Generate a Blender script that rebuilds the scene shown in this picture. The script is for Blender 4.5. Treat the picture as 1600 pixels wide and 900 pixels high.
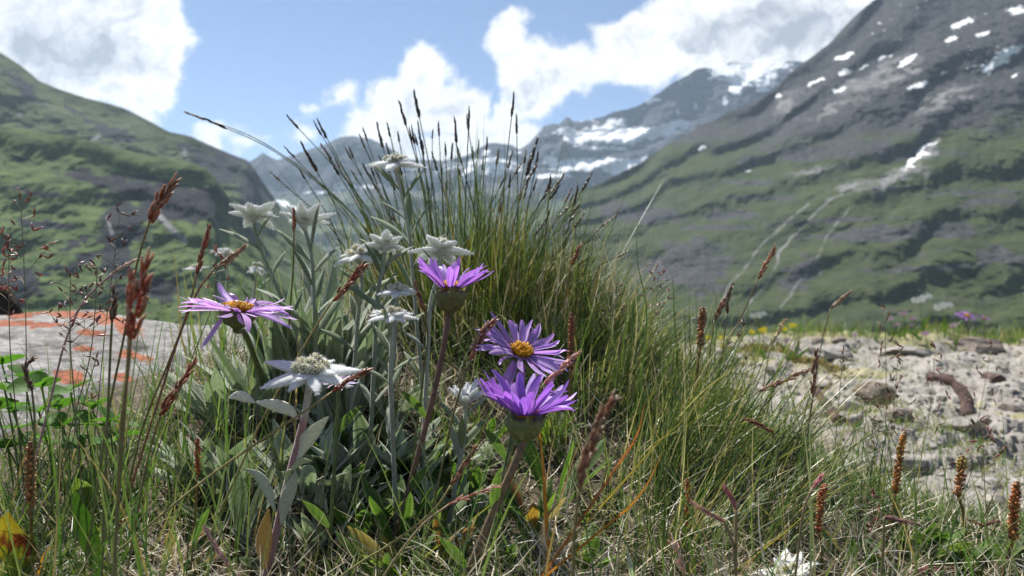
import bpy, math
import numpy as np
from mathutils import Vector

scene = bpy.context.scene
C = scene.collection
for o in list(bpy.data.objects):
    bpy.data.objects.remove(o)

# ------------------------------------------------------------------ camera
H = 0.30                       # camera height above the datum
F = 1250.0                     # focal length in pixels of a 1600 px wide picture
cam_d = bpy.data.cameras.new('camera')
cam_d.sensor_width = 36.0
cam_d.lens = 36.0 * F / 1600.0
cam_d.clip_start = 0.01
cam_d.clip_end = 40000.0
cam_d.dof.use_dof = True
cam_d.dof.focus_distance = 0.38
cam_d.dof.aperture_fstop = 17.0
cam = bpy.data.objects.new('camera', cam_d)
cam.location = (0, 0, H)
cam.rotation_euler = (math.radians(90), 0, 0)
C.objects.link(cam)
scene.camera = cam

# ------------------------------------------------------------------ light
SUN_DIR = Vector((-0.46, 0.62, 1.15)).normalized()       # towards the sun
sun_el = math.asin(SUN_DIR.z)
sun_az = math.atan2(SUN_DIR.x, SUN_DIR.y)                # from +Y towards +X
sl = bpy.data.lights.new('sun', 'SUN')
sl.energy = 5.0
sl.angle = math.radians(0.53)
sl.color = (1.0, 0.955, 0.88)
so = bpy.data.objects.new('sun', sl)
so.rotation_euler = SUN_DIR.to_track_quat('Z', 'Y').to_euler()
so.location = (-2, 2, 6)
C.objects.link(so)

scene.view_settings.view_transform = 'Standard'
scene.view_settings.look = 'None'
scene.view_settings.exposure = 0.95
scene.view_settings.gamma = 1.0
scene.view_settings.use_curve_mapping = False
cy = scene.cycles
cy.max_bounces = 7
cy.diffuse_bounces = 3
cy.glossy_bounces = 2
cy.transmission_bounces = 4
cy.volume_bounces = 1
cy.sample_clamp_indirect = 6.0
cy.sample_clamp_direct = 30.0
try:
    cy.use_denoising = True
    cy.denoiser = 'OPENIMAGEDENOISE'
    cy.denoising_input_passes = 'RGB_ALBEDO_NORMAL'
    cy.denoising_prefilter = 'FAST'
except Exception:
    pass


class NT:
    """small helper to wire nodes"""
    def __init__(s, tree):
        s.t = tree
        s.n = tree.nodes
        s.l = tree.links

    def node(s, typ, **kw):
        nd = s.n.new(typ)
        for k, v in kw.items():
            setattr(nd, k, v)
        return nd

    def put(s, sock, v):
        if hasattr(v, 'links') or isinstance(v, bpy.types.NodeSocket):
            s.l.new(v, sock)
        else:
            sock.default_value = v

    def math(s, op, a, b=None, c=None, clamp=False):
        nd = s.node('ShaderNodeMath', operation=op)
        nd.use_clamp = clamp
        s.put(nd.inputs[0], a)
        if b is not None:
            s.put(nd.inputs[1], b)
        if c is not None:
            s.put(nd.inputs[2], c)
        return nd.outputs[0]

    def vmath(s, op, a, b=None, out=0):
        nd = s.node('ShaderNodeVectorMath', operation=op)
        s.put(nd.inputs[0], a)
        if b is not None:
            if op == 'SCALE':
                s.put(nd.inputs['Scale'], b)
            else:
                s.put(nd.inputs[1], b)
        return nd.outputs[out]

    def noise(s, vec, scale, detail=4, rough=0.55, col=False, dist=0.0):
        nd = s.node('ShaderNodeTexNoise')
        s.put(nd.inputs['Vector'], vec)
        nd.inputs['Scale'].default_value = scale
        nd.inputs['Detail'].default_value = detail
        nd.inputs['Roughness'].default_value = rough
        nd.inputs['Distortion'].default_value = dist
        return nd.outputs['Color' if col else 'Fac']

    def ramp(s, v, a, b, lo=0.0, hi=1.0, smooth=True):
        nd = s.node('ShaderNodeMapRange')
        nd.interpolation_type = 'SMOOTHSTEP' if smooth else 'LINEAR'
        s.put(nd.inputs['Value'], v)
        s.put(nd.inputs['From Min'], a)
        s.put(nd.inputs['From Max'], b)
        s.put(nd.inputs['To Min'], lo)
        s.put(nd.inputs['To Max'], hi)
        return nd.outputs['Result']

    def mix(s, fac, a, b, mode='MIX'):
        nd = s.node('ShaderNodeMix', data_type='RGBA', blend_type=mode)
        s.put(nd.inputs[0], fac)
        for k, v in ((6, a), (7, b)):
            if isinstance(v, (tuple, list)) and len(v) == 3:
                v = (*v, 1.0)
            s.put(nd.inputs[k], v)
        return nd.outputs[2]


# ------------------------------------------------------------------ world: sky and clouds
world = bpy.data.worlds.new('World')
scene.world = world
world.use_nodes = True
w = NT(world.node_tree)
w.n.clear()
wo = w.node('ShaderNodeOutputWorld')
bg = w.node('ShaderNodeBackground')
SKY_S = 0.066
bg.inputs['Strength'].default_value = SKY_S
sky = w.node('ShaderNodeTexSky', sky_type='NISHITA')
sky.sun_disc = False
sky.sun_elevation = sun_el
sky.sun_rotation = sun_az
sky.altitude = 3000
sky.air_density = 1.0
sky.dust_density = 0.3
sky.ozone_density = 2.0
tc = w.node('ShaderNodeTexCoord')
D0 = tc.outputs['Generated']
# billow the direction before measuring the distance to each puff
n1 = w.vmath('SUBTRACT', w.noise(D0, 9.0, 3, 0.5, col=True), (0.5, 0.5, 0.5))
n2 = w.vmath('SUBTRACT', w.noise(D0, 28.0, 5, 0.6, col=True), (0.5, 0.5, 0.5))
n3 = w.vmath('SUBTRACT', w.noise(D0, 80.0, 6, 0.65, col=True), (0.5, 0.5, 0.5))
Dw = w.vmath('ADD', w.vmath('ADD', w.vmath('ADD', D0, w.vmath('SCALE', n1, 0.080)), w.vmath('SCALE', n2, 0.046)), w.vmath('SCALE', n3, 0.016))


def puff_field(vec, blobs):
    sep = w.node('ShaderNodeSeparateXYZ')
    w.put(sep.inputs[0], vec)
    y = w.math('MAXIMUM', sep.outputs[1], 0.05)
    uu = w.math('DIVIDE', sep.outputs[0], y)
    vv = w.math('DIVIDE', sep.outputs[2], y)
    cb = w.node('ShaderNodeCombineXYZ')
    w.put(cb.inputs[0], uu)
    w.put(cb.inputs[1], vv)
    cb.inputs[2].default_value = 0
    out = None
    for cx, cyy, rx, ry in blobs:
        c = ((cx - 800) / F, (450 - cyy) / F, 0)
        a = w.vmath('SUBTRACT', cb.outputs[0], c)
        a = w.vmath('MULTIPLY', a, (F / rx, F / ry, 0))
        ln = w.vmath('LENGTH', a, out=1)
        v = w.math('SUBTRACT', 1.0, ln)
        v = w.math('MULTIPLY', v, min(rx, ry) / 60.0)
        out = v if out is None else w.math('SMOOTH_MAX', out, v, 0.12)
    return out, uu, vv, sep


BLOBS = [(-40, 30, 170, 95), (90, 30, 190, 110), (190, 60, 115, 115), (225, 135, 62, 60), (130, 120, 110, 60),
         (335, 215, 50, 24), (385, 240, 40, 18), (468, 172, 24, 16), (462, 212, 30, 20), (525, 155, 36, 24),
         (570, 195, 46, 34), (665, 105, 50, 52), (640, 165, 78, 62), (705, 165, 60, 60), (600, 225, 90, 44),
         (760, 245, 110, 46), (805, 25, 38, 26), (800, 85, 40, 48), (840, 150, 52, 40), (790, 175, 34, 40), (815, 215, 60, 36), (798, 55, 40, 40), (805, 120, 46, 40), (850, 100, 60, 42), (880, 140, 50, 34), (770, 210, 60, 40),
         (910, 105, 70, 40), (1000, 75, 80, 56), (1100, 60, 120, 78), (1225, 35, 160, 95), (1330, 10, 140, 80),
         (960, 45, 34, 24), (1150, 115, 110, 40), (930, 20, -1, -1)]
BLOBS = [b for b in BLOBS if b[2] > 0]
fld, uu, vv, sep = puff_field(Dw, BLOBS)
fine = w.noise(D0, 60.0, 6, 0.65)
alpha_in = w.ramp(w.math('ADD', fld, w.math('MULTIPLY', w.math('SUBTRACT', fine, 0.5), 0.34)), -0.04, 0.30)
# the same kind of fair-weather cumulus goes on outside the picture
gen = w.ramp(w.noise(D0, 3.2, 7, 0.55), 0.57, 0.66)
out_u = w.ramp(w.math('ABSOLUTE', uu), 0.72, 0.95)
out_v = w.ramp(vv, 0.44, 0.6)
back = w.math('LESS_THAN', sep.outputs[1], 0.06)
outside = w.math('MAXIMUM', w.math('MAXIMUM', out_u, out_v), back)
up = w.ramp(sep.outputs[2], -0.02, 0.10)
alpha_gen = w.math('MULTIPLY', w.math('MULTIPLY', gen, outside), up)
alpha = w.math('MAXIMUM', w.math('MULTIPLY', alpha_in, w.math('SUBTRACT', 1.0, back)), alpha_gen)
# shade inside the clouds: thick middles are greyer, edges brilliant, plus billows
gb, _, _, _ = puff_field(Dw, [(110, 95, 130, 75), (1240, 55, 170, 62), (1120, 78, 90, 34), (655, 205, 75, 34), (180, 150, 45, 30)])
gmask = w.ramp(gb, -0.15, 0.75)
bil = w.math('SUBTRACT', w.noise(w.vmath('ADD', Dw, (-0.010, 0.0, 0.014)), 22.0, 5, 0.6), w.noise(Dw, 22.0, 5, 0.6))
bil = w.math('MULTIPLY', bil, 1.5)
thick = w.ramp(fld, 0.15, 1.1)
lum = w.math('SUBTRACT', 1.22, w.math('MULTIPLY', thick, 0.24))
lum = w.math('SUBTRACT', lum, w.math('MULTIPLY', gmask, 0.40))
lum = w.math('SUBTRACT', lum, bil)
lum = w.math('MAXIMUM', w.math('MINIMUM', lum, 1.14), 0.50)
ccol = w.vmath('SCALE', w.mix(w.ramp(lum, 0.5, 1.1), (0.88, 0.95, 1.06), (1.0, 1.0, 1.0)), w.math('MULTIPLY', lum, 0.50 / SKY_S))
skyc = w.mix(w.math('MULTIPLY', alpha, 0.985), sky.outputs[0], ccol)
w.put(bg.inputs['Color'], skyc)
w.put(wo.inputs['Surface'], bg.outputs[0])

# ------------------------------------------------------------------ numeric noise
def _hash(ix, iy, iz, seed):
    h = (ix.astype(np.uint32) * np.uint32(374761393) + iy.astype(np.uint32) * np.uint32(668265263)
         + iz.astype(np.uint32) * np.uint32(2147483647 - 83492791) + np.uint32((seed * 1274126177) & 0xffffffff))
    h = (h ^ (h >> np.uint32(13))) * np.uint32(1274126177)
    h = (h ^ (h >> np.uint32(16))) * np.uint32(2246822519)
    h = h ^ (h >> np.uint32(15))
    return h.astype(np.float64) / 4294967295.0


def vn(x, y, z, seed=0):
    x = np.asarray(x, float) + 1000.0
    y = np.asarray(y, float) + 1000.0
    z = np.asarray(z, float) + 1000.0
    x, y, z = np.broadcast_arrays(x, y, z)
    ix, iy, iz = np.floor(x).astype(np.int64), np.floor(y).astype(np.int64), np.floor(z).astype(np.int64)
    fx, fy, fz = x - ix, y - iy, z - iz
    fx, fy, fz = [f * f * f * (f * (f * 6 - 15) + 10) for f in (fx, fy, fz)]
    r = 0
    for dx in (0, 1):
        for dy in (0, 1):
            for dz in (0, 1):
                wgt = (fx if dx else 1 - fx) * (fy if dy else 1 - fy) * (fz if dz else 1 - fz)
                r = r + wgt * _hash(ix + dx, iy + dy, iz + dz, seed)
    return r * 2 - 1


def fbm(x, y, z, oct=5, seed=0, gain=0.5, ridge=False):
    a, s, t = 1.0, 0.0, 0.0
    f = 1.0
    for k in range(oct):
        v = vn(x * f + 7.3 * k, y * f - 3.1 * k, z * f + 5.7 * k, seed + k)
        if ridge:
            v = 1 - 2 * np.abs(v)
        s = s + a * v
        t += a
        a *= gain
        f *= 2.03
    return s / t


def sstep(a, b, x):
    t = np.clip((np.asarray(x, float) - a) / (b - a), 0, 1)
    return t * t * (3 - 2 * t)


def P(px, py, d):
    """the point of the place that lies d metres ahead in the direction of a picture position"""
    return np.array([(px - 800) / F * d, d, H + (450 - py) / F * d])


# ------------------------------------------------------------------ ground height
def G(x, y, detail=False):
    x = np.asarray(x, float)
    y = np.asarray(y, float)
    left = -0.135 + 0.085 * sstep(0.36, 0.72, y) + 0.012 * sstep(0.9, 1.3, y)
    left = left - 0.05 * np.exp(-((x + 0.55) / 0.27) ** 4 - ((y - 0.77) / 0.32) ** 4)
    left = left + 0.030 * np.exp(-((x + 0.15) / 0.12) ** 2 - ((y - 0.55) / 0.10) ** 2)
    left = left - 0.16 * sstep(-0.22, -0.36, x) * sstep(1.0, 1.25, y)
    left = left - 0.9 * sstep(1.7, 3.2, y)
    left = left + 0.022 * np.exp(-((x - 0.0) / 0.16) ** 2 - ((y - 0.62) / 0.14) ** 2)
    right = -0.165 - 0.070 * sstep(0.45, 0.85, y) - 0.014 * sstep(0.9, 3.4, y)
    ws = sstep(0.06, 0.36, x)
    z = left * (1 - ws) + right * ws
    r = np.hypot(x, y)
    edge = 3.75 + 0.25 * vn(x * 1.3, 0, 0, 5) + 0.10 * x
    z = z - np.maximum(y - edge, 0) * 0.55
    z = z - np.maximum(r - 5.5, 0) * 0.45 * sstep(5.5, 8, r)
    z = z + 0.008 * fbm(x * 9, y * 9, 0, 3, 3)
    z = np.maximum(z, -110.0 + 6 * vn(x / 130, y / 130, 0, 9)) + H
    return z


def Gs(x, y):
    return float(G(np.array([x]), np.array([y]))[0])


def ground_hit(px, py):
    d = np.linspace(0.22, 4.5, 900)
    x = (px - 800) / F * d
    z = H + (450 - py) / F * d
    g = G(x, d)
    i = np.argmax(z <= g)
    if z[i] > g[i]:
        return None
    return np.array([x[i], d[i], g[i]])


# ------------------------------------------------------------------ mesh helpers
def mesh_obj(name, V, tris=None, quads=None, col=None, mat=None, parent=None, smooth=True, origin=None):
    V = np.asarray(V, float)
    if origin is not None:
        V = V - np.asarray(origin)
    me = bpy.data.meshes.new(name)
    me.vertices.add(len(V))
    me.vertices.foreach_set('co', V.astype(np.float32).ravel())
    parts, tot = [], []
    if quads is not None and len(quads):
        q = np.asarray(quads, np.int32)
        parts.append(q.ravel())
        tot.append(np.full(len(q), 4, np.int32))
    if tris is not None and len(tris):
        t = np.asarray(tris, np.int32)
        parts.append(t.ravel())
        tot.append(np.full(len(t), 3, np.int32))
    loops = np.concatenate(parts)
    tot = np.concatenate(tot)
    start = np.concatenate([[0], np.cumsum(tot)[:-1]]).astype(np.int32)
    me.loops.add(len(loops))
    me.loops.foreach_set('vertex_index', loops)
    me.polygons.add(len(tot))
    me.polygons.foreach_set('loop_start', start)
    me.polygons.foreach_set('loop_total', tot)
    me.polygons.foreach_set('use_smooth', np.full(len(tot), smooth, bool))
    if col is not None:
        c = np.ones((len(V), 4), np.float32)
        c[:, :3] = np.clip(col, 0, 1)
        at = me.color_attributes.new('Col', 'FLOAT_COLOR', 'POINT')
        at.data.foreach_set('color', c.ravel())
    me.update(calc_edges=True)
    if mat is not None:
        me.materials.append(mat)
    ob = bpy.data.objects.new(name, me)
    C.objects.link(ob)
    if parent is not None:
        ob.parent = parent
    return ob


def thing(name, label, cat, loc, group=None):
    o = bpy.data.objects.new(name, None)
    o.empty_display_size = 0.01
    o.location = tuple(float(v) for v in loc)
    C.objects.link(o)
    o['label'] = label
    o['category'] = cat
    if group:
        o['group'] = group
    return o


def tag(o, label=None, cat=None, group=None, kind=None):
    for k, v in (('label', label), ('category', cat), ('group', group), ('kind', kind)):
        if v:
            o[k] = v
    return o


class MB:
    def __init__(s):
        s.V, s.T, s.Q, s.K = [], [], [], []
        s.n = 0

    def add(s, V, tris=None, quads=None, col=(1, 1, 1)):
        V = np.asarray(V, float)
        k = len(V)
        s.V.append(V)
        if tris is not None and len(tris):
            s.T.append(np.asarray(tris) + s.n)
        if quads is not None and len(quads):
            s.Q.append(np.asarray(quads) + s.n)
        c = np.asarray(col, float)
        if c.ndim == 1:
            c = np.tile(c, (k, 1))
        s.K.append(c)
        s.n += k

    def tube(s, pts, ra, n=6, col=(1, 1, 1), rb=None, side=None, cap=True):
        """a tapered tube along pts; ra is its radius along the side vector, rb across it"""
        pts = np.asarray(pts, float)
        m = len(pts)
        ra = np.broadcast_to(np.asarray(ra, float), (m,))
        rb = ra if rb is None else np.broadcast_to(np.asarray(rb, float), (m,))
        t = np.gradient(pts, axis=0)
        t /= np.linalg.norm(t, axis=1)[:, None] + 1e-12
        sv = np.array([1.0, 0.13, 0.07]) if side is None else np.asarray(side, float)
        S = sv - t * (t @ sv)[:, None]
        S /= np.linalg.norm(S, axis=1)[:, None] + 1e-12
        N = np.cross(S, t)
        a = np.arange(n) / n * 2 * np.pi
        V = pts[:, None] + (np.cos(a)[None, :, None] * S[:, None] * ra[:, None, None]
                            + np.sin(a)[None, :, None] * N[:, None] * rb[:, None, None])
        V = V.reshape(-1, 3)
        i = np.arange(m - 1)[:, None] * n
        j = np.arange(n)[None, :]
        j2 = (j + 1) % n
        q = np.stack([i + j, i + j2, i + n + j2, i + n + j], -1).reshape(-1, 4)
        col = np.asarray(col, float)
        if col.ndim == 2 and len(col) == m:
            col = np.repeat(col, n, 0)
        tr = []
        if cap:
            V = np.vstack([V, pts[:1], pts[-1:]])
            if col.ndim == 2:
                col = np.vstack([col, col[:1], col[-1:]])
            b0, b1 = m * n, m * n + 1
            for k in range(n):
                tr.append((b0, (k + 1) % n, k))
                tr.append((b1, (m - 1) * n + k, (m - 1) * n + (k + 1) % n))
        s.add(V, tr, q, col)
        return V

    def spindle(s, a, b, r, n=5, col=(1, 1, 1), rings=(0.0, 0.25, 0.55, 0.8, 1.0), prof=(0.25, 1, 0.9, 0.5, 0.05), flat=1.0, side=None):
        a, b = np.asarray(a, float), np.asarray(b, float)
        t = np.asarray(rings)[:, None]
        s.tube(a + (b - a) * t, np.asarray(prof) * r, n, col, rb=np.asarray(prof) * r * flat, side=side)

    def leaf(s, pts, wid, side, col, edge=None, fold=0.25, across=2):
        """a leaf blade: centre line pts, half widths wid, V fold; across = columns each side of the midrib"""
        pts = np.asarray(pts, float)
        m = len(pts)
        t = np.gradient(pts, axis=0)
        t /= np.linalg.norm(t, axis=1)[:, None] + 1e-12
        sv = np.asarray(side, float)
        S = sv - t * (t @ sv)[:, None]
        S /= np.linalg.norm(S, axis=1)[:, None] + 1e-12
        N = np.cross(S, t)
        us = np.linspace(-1, 1, 2 * across + 1)
        wid = np.asarray(wid, float)
        V = pts[:, None] + us[None, :, None] * S[:, None] * wid[:, None, None] \
            + (np.abs(us) ** 1.2)[None, :, None] * N[:, None] * (wid * fold)[:, None, None]
        k = len(us)
        col = np.asarray(col, float)
        if col.ndim == 1:
            col = np.tile(col, (m, 1))
        cc = np.repeat(col[:, None], k, 1)
        if edge is not None:
            e = np.asarray(edge, float)
            wg = (np.abs(us) > 0.9).astype(float)[None, :, None] * 0.75
            cc = cc * (1 - wg) + e * wg
            cc[:, across] = cc[:, across] * 0.75 + e * 0.25
        i = np.arange(m - 1)[:, None] * k
        j = np.arange(k - 1)[None, :]
        q = np.stack([i + j, i + j + 1, i + k + j + 1, i + k + j], -1).reshape(-1, 4)
        s.add(V.reshape(-1, 3), None, q, cc.reshape(-1, 3))

    def build(s, name, mat, parent=None, origin=None, smooth=True):
        V = np.concatenate(s.V)
        if origin is None and parent is not None:
            o = parent
            loc = np.zeros(3)
            while o is not None:
                loc = loc + np.array(o.location)
                o = o.parent
            origin = loc
        return mesh_obj(name, V, np.concatenate(s.T) if s.T else None, np.concatenate(s.Q) if s.Q else None,
                        np.concatenate(s.K), mat, parent, smooth, origin)


def unit(v):
    v = np.asarray(v, float)
    return v / (np.linalg.norm(v) + 1e-12)


def spline(pts, n=12):
    """Catmull-Rom through pts"""
    p = np.asarray(pts, float)
    if len(p) == 2:
        t = np.linspace(0, 1, n)[:, None]
        return p[0] + (p[1] - p[0]) * t
    q = np.vstack([2 * p[0] - p[1], p, 2 * p[-1] - p[-2]])
    out = []
    segs = len(p) - 1
    u = np.linspace(0, segs, n)
    for x in u:
        i = min(int(x), segs - 1)
        t = x - i
        a, b, c, d = q[i], q[i + 1], q[i + 2], q[i + 3]
        out.append(0.5 * (2 * b + (c - a) * t + (2 * a - 5 * b + 4 * c - d) * t * t + (3 * b - 3 * c + d - a) * t ** 3))
    return np.array(out)


def droop_path(p0, d0, L, bend, n=8):
    """start at p0 along d0 and turn gradually towards the vector bend"""
    p = [np.asarray(p0, float)]
    d = unit(d0)
    for k in range(n - 1):
        p.append(p[-1] + d * L / (n - 1))
        d = unit(d + np.asarray(bend) / (n - 1))
    return np.array(p)


# ------------------------------------------------------------------ materials
def new_mat(name):
    m = bpy.data.materials.new(name)
    m.use_nodes = True
    t = NT(m.node_tree)
    t.n.clear()
    out = t.node('ShaderNodeOutputMaterial')
    return m, t, out


def plant_mat(name, trans=0.35, rough=0.45, spec=0.5, nscale=300.0, namp=0.25, tint=(1.15, 1.2, 0.7), sheen=0.0, bump=0.0, bscale=1500.0):
    m, t, out = new_mat(name)
    at = t.node('ShaderNodeAttribute', attribute_name='Col')
    geo = t.node('ShaderNodeNewGeometry')
    nz = t.noise(geo.outputs['Position'], nscale, 3, 0.6)
    k = t.ramp(nz, 0.25, 0.75, 1.0 - namp, 1.0 + namp, smooth=False)
    col = t.vmath('SCALE', at.outputs['Color'], k)
    bs = t.node('ShaderNodeBsdfPrincipled')
    t.put(bs.inputs['Base Color'], col)
    bs.inputs['Roughness'].default_value = rough
    bs.inputs['Specular IOR Level'].default_value = spec
    if sheen:
        bs.inputs['Sheen Weight'].default_value = sheen
        bs.inputs['Sheen Roughness'].default_value = 0.4
    if bump:
        b = t.node('ShaderNodeBump')
        b.inputs['Strength'].default_value = bump
        b.inputs['Distance'].default_value = 0.0004
        t.put(b.inputs['Height'], t.noise(geo.outputs['Position'], bscale, 2, 0.6))
        t.put(bs.inputs['Normal'], b.outputs[0])
    res = bs.outputs[0]
    if trans > 0:
        tr = t.node('ShaderNodeBsdfTranslucent')
        t.put(tr.inputs['Color'], t.vmath('MULTIPLY', col, tint))
        mx = t.node('ShaderNodeMixShader')
        mx.inputs[0].default_value = trans
        t.put(mx.inputs[1], res)
        t.put(mx.inputs[2], tr.outputs[0])
        res = mx.outputs[0]
    t.put(out.inputs['Surface'], res)
    return m


M_GRASS = plant_mat('grass_blade', 0.36, 0.42, 0.5, 120, 0.25, (1.12, 1.15, 0.6))
M_DRY = plant_mat('dry_straw', 0.28, 0.5, 0.4, 200, 0.3, (1.1, 1.0, 0.8))
M_LEAF = plant_mat('green_leaf', 0.42, 0.6, 0.14, 420, 0.22, (1.15, 1.35, 0.5), bump=0.35, bscale=900)
M_FELTLEAF = plant_mat('felted_leaf', 0.22, 0.75, 0.2, 700, 0.18, (1.0, 1.15, 0.8), sheen=0.5, bump=0.4)
M_FELT = plant_mat('white_felt', 0.32, 0.9, 0.1, 1100, 0.14, (0.96, 1.0, 1.03), sheen=0.5, bump=0.6)
M_STEM = plant_mat('plant_stem', 0.1, 0.55, 0.35, 500, 0.3, (1.0, 1.0, 0.8), bump=0.3)
M_PETAL = plant_mat('violet_petal', 0.42, 0.45, 0.35, 500, 0.12, (1.15, 0.85, 1.15), sheen=0.15)
M_DISC = plant_mat('yellow_disc', 0.15, 0.6, 0.3, 1200, 0.25, (1, 1, 0.8))
M_SEED = plant_mat('seed_husk', 0.30, 0.38, 0.5, 900, 0.45, (1.5, 0.9, 0.7))
M_BULB = plant_mat('bulbil', 0.22, 0.4, 0.5, 900, 0.35, (1.4, 0.9, 0.5))


def rock_mat(name, base, dark, light, scale, lichen=False, bump=0.6, dist=0.01):
    m, t, out = new_mat(name)
    geo = t.node('ShaderNodeNewGeometry')
    pos = geo.outputs['Position']
    at = t.node('ShaderNodeAttribute', attribute_name='Col')
    a = t.noise(pos, scale, 8, 0.65)
    b = t.noise(pos, scale * 6, 6, 0.7)
    c = t.noise(pos, scale * 0.35, 4, 0.6)
    col = t.mix(t.ramp(a, 0.35, 0.65), dark, base)
    col = t.mix(t.ramp(b, 0.45, 0.75), col, light)
    col = t.mix(t.ramp(c, 0.5, 0.72, 0, 0.45), col, (base[0] * 1.1, base[1] * 0.98, base[2] * 0.78))
    sepc = t.node('ShaderNodeSeparateColor')
    t.put(sepc.inputs[0], at.outputs['Color'])
    if lichen:
        mp = t.node('ShaderNodeMapping')
        mp.inputs['Scale'].default_value = (0.35, 1.6, 1.6)
        mp.inputs['Rotation'].default_value = (0, 0, 0.25)
        t.put(mp.inputs['Vector'], pos)
        st = t.noise(mp.outputs[0], 42, 6, 0.68)
        col = t.mix(t.ramp(st, 0.54, 0.70, 0, 0.85), col, (0.10, 0.095, 0.09))
        lz = t.math('ADD', sepc.outputs[0], t.math('MULTIPLY', t.math('SUBTRACT', t.noise(pos, 70, 5, 0.7), 0.5), 1.5))
        lz = t.math('ADD', lz, t.math('MULTIPLY', t.math('SUBTRACT', t.noise(pos, 330, 4, 0.75), 0.5), 1.1))
        lf = t.ramp(lz, 0.44, 0.62, 0, 0.92)
        lcol = t.mix(t.ramp(t.noise(pos, 210, 5, 0.7), 0.32, 0.68), (0.13, 0.026, 0.009), (0.36, 0.088, 0.017))
        col = t.mix(lf, col, lcol)
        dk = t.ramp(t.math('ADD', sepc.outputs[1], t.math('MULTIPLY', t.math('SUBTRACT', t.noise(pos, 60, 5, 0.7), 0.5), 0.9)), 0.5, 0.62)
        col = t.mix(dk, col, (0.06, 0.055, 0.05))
    bs = t.node('ShaderNodeBsdfPrincipled')
    t.put(bs.inputs['Base Color'], col)
    bs.inputs['Roughness'].default_value = 0.85
    bs.inputs['Specular IOR Level'].default_value = 0.25
    bp = t.node('ShaderNodeBump')
    bp.inputs['Strength'].default_value = bump
    bp.inputs['Distance'].default_value = dist
    t.put(bp.inputs['Height'], t.math('ADD', a, t.math('MULTIPLY', b, 0.5)))
    t.put(bs.inputs['Normal'], bp.outputs[0])
    t.put(out.inputs['Surface'], bs.outputs[0])
    return m


M_BOULDER = rock_mat('lichened_boulder', (0.235, 0.228, 0.22), (0.095, 0.09, 0.087), (0.39, 0.38, 0.365), 16, lichen=True, dist=0.006)
M_STONE = rock_mat('pale_stone', (0.31, 0.295, 0.27), (0.18, 0.165, 0.148), (0.42, 0.405, 0.38), 40, dist=0.003)
M_DARKROCK = rock_mat('dark_rock', (0.045, 0.032, 0.028), (0.02, 0.015, 0.014), (0.09, 0.07, 0.06), 30, dist=0.006)
M_STONE_B = rock_mat('brown_stone', (0.24, 0.20, 0.165), (0.12, 0.10, 0.085), (0.36, 0.31, 0.27), 40, dist=0.003)


def ground_mat():
    m, t, out = new_mat('ground_surface')
    geo = t.node('ShaderNodeNewGeometry')
    pos = geo.outputs['Position']
    at = t.node('ShaderNodeAttribute', attribute_name='Col')
    sp = t.node('ShaderNodeSeparateColor')
    t.put(sp.inputs[0], at.outputs['Color'])
    a = t.noise(pos, 14, 8, 0.7)
    b = t.noise(pos, 90, 6, 0.7)
    c = t.noise(pos, 3.5, 5, 0.6)
    rock = t.mix(t.ramp(a, 0.36, 0.62), (0.19, 0.172, 0.155), (0.31, 0.29, 0.268))
    rock = t.mix(t.ramp(b, 0.55, 0.78), rock, (0.44, 0.425, 0.40))
    rock = t.mix(t.ramp(b, 0.42, 0.25, 0, 0.7), rock, (0.13, 0.115, 0.10))
    rock = t.mix(t.ramp(c, 0.52, 0.68, 0, 0.6), rock, (0.34, 0.29, 0.235))
    soil = t.mix(t.ramp(b, 0.35, 0.65), (0.035, 0.027, 0.018), (0.12, 0.095, 0.065))
    far = t.mix(t.noise(pos, 0.02, 6, 0.6), (0.05, 0.085, 0.02), (0.09, 0.12, 0.04))
    col = t.mix(sp.outputs[0], soil, rock)
    mossy = t.mix(t.ramp(t.noise(pos, 7, 6, 0.65), 0.40, 0.62), (0.16, 0.16, 0.07), (0.30, 0.27, 0.17))
    col = t.mix(t.ramp(t.math('ADD', sp.outputs[2], t.math('MULTIPLY', t.math('SUBTRACT', a, 0.5), 0.8)), 0.35, 0.6), col, mossy)
    col = t.mix(sp.outputs[1], col, far)
    bs = t.node('ShaderNodeBsdfPrincipled')
    t.put(bs.inputs['Base Color'], col)
    bs.inputs['Roughness'].default_value = 0.9
    bs.inputs['Specular IOR Level'].default_value = 0.2
    bp = t.node('ShaderNodeBump')
    bp.inputs['Strength'].default_value = 0.7
    bp.inputs['Distance'].default_value = 0.008
    t.put(bp.inputs['Height'], t.math('ADD', a, t.math('MULTIPLY', b, 0.35)))
    t.put(bs.inputs['Normal'], bp.outputs[0])
    t.put(out.inputs['Surface'], bs.outputs[0])
    return m


M_GROUND = ground_mat()


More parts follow.
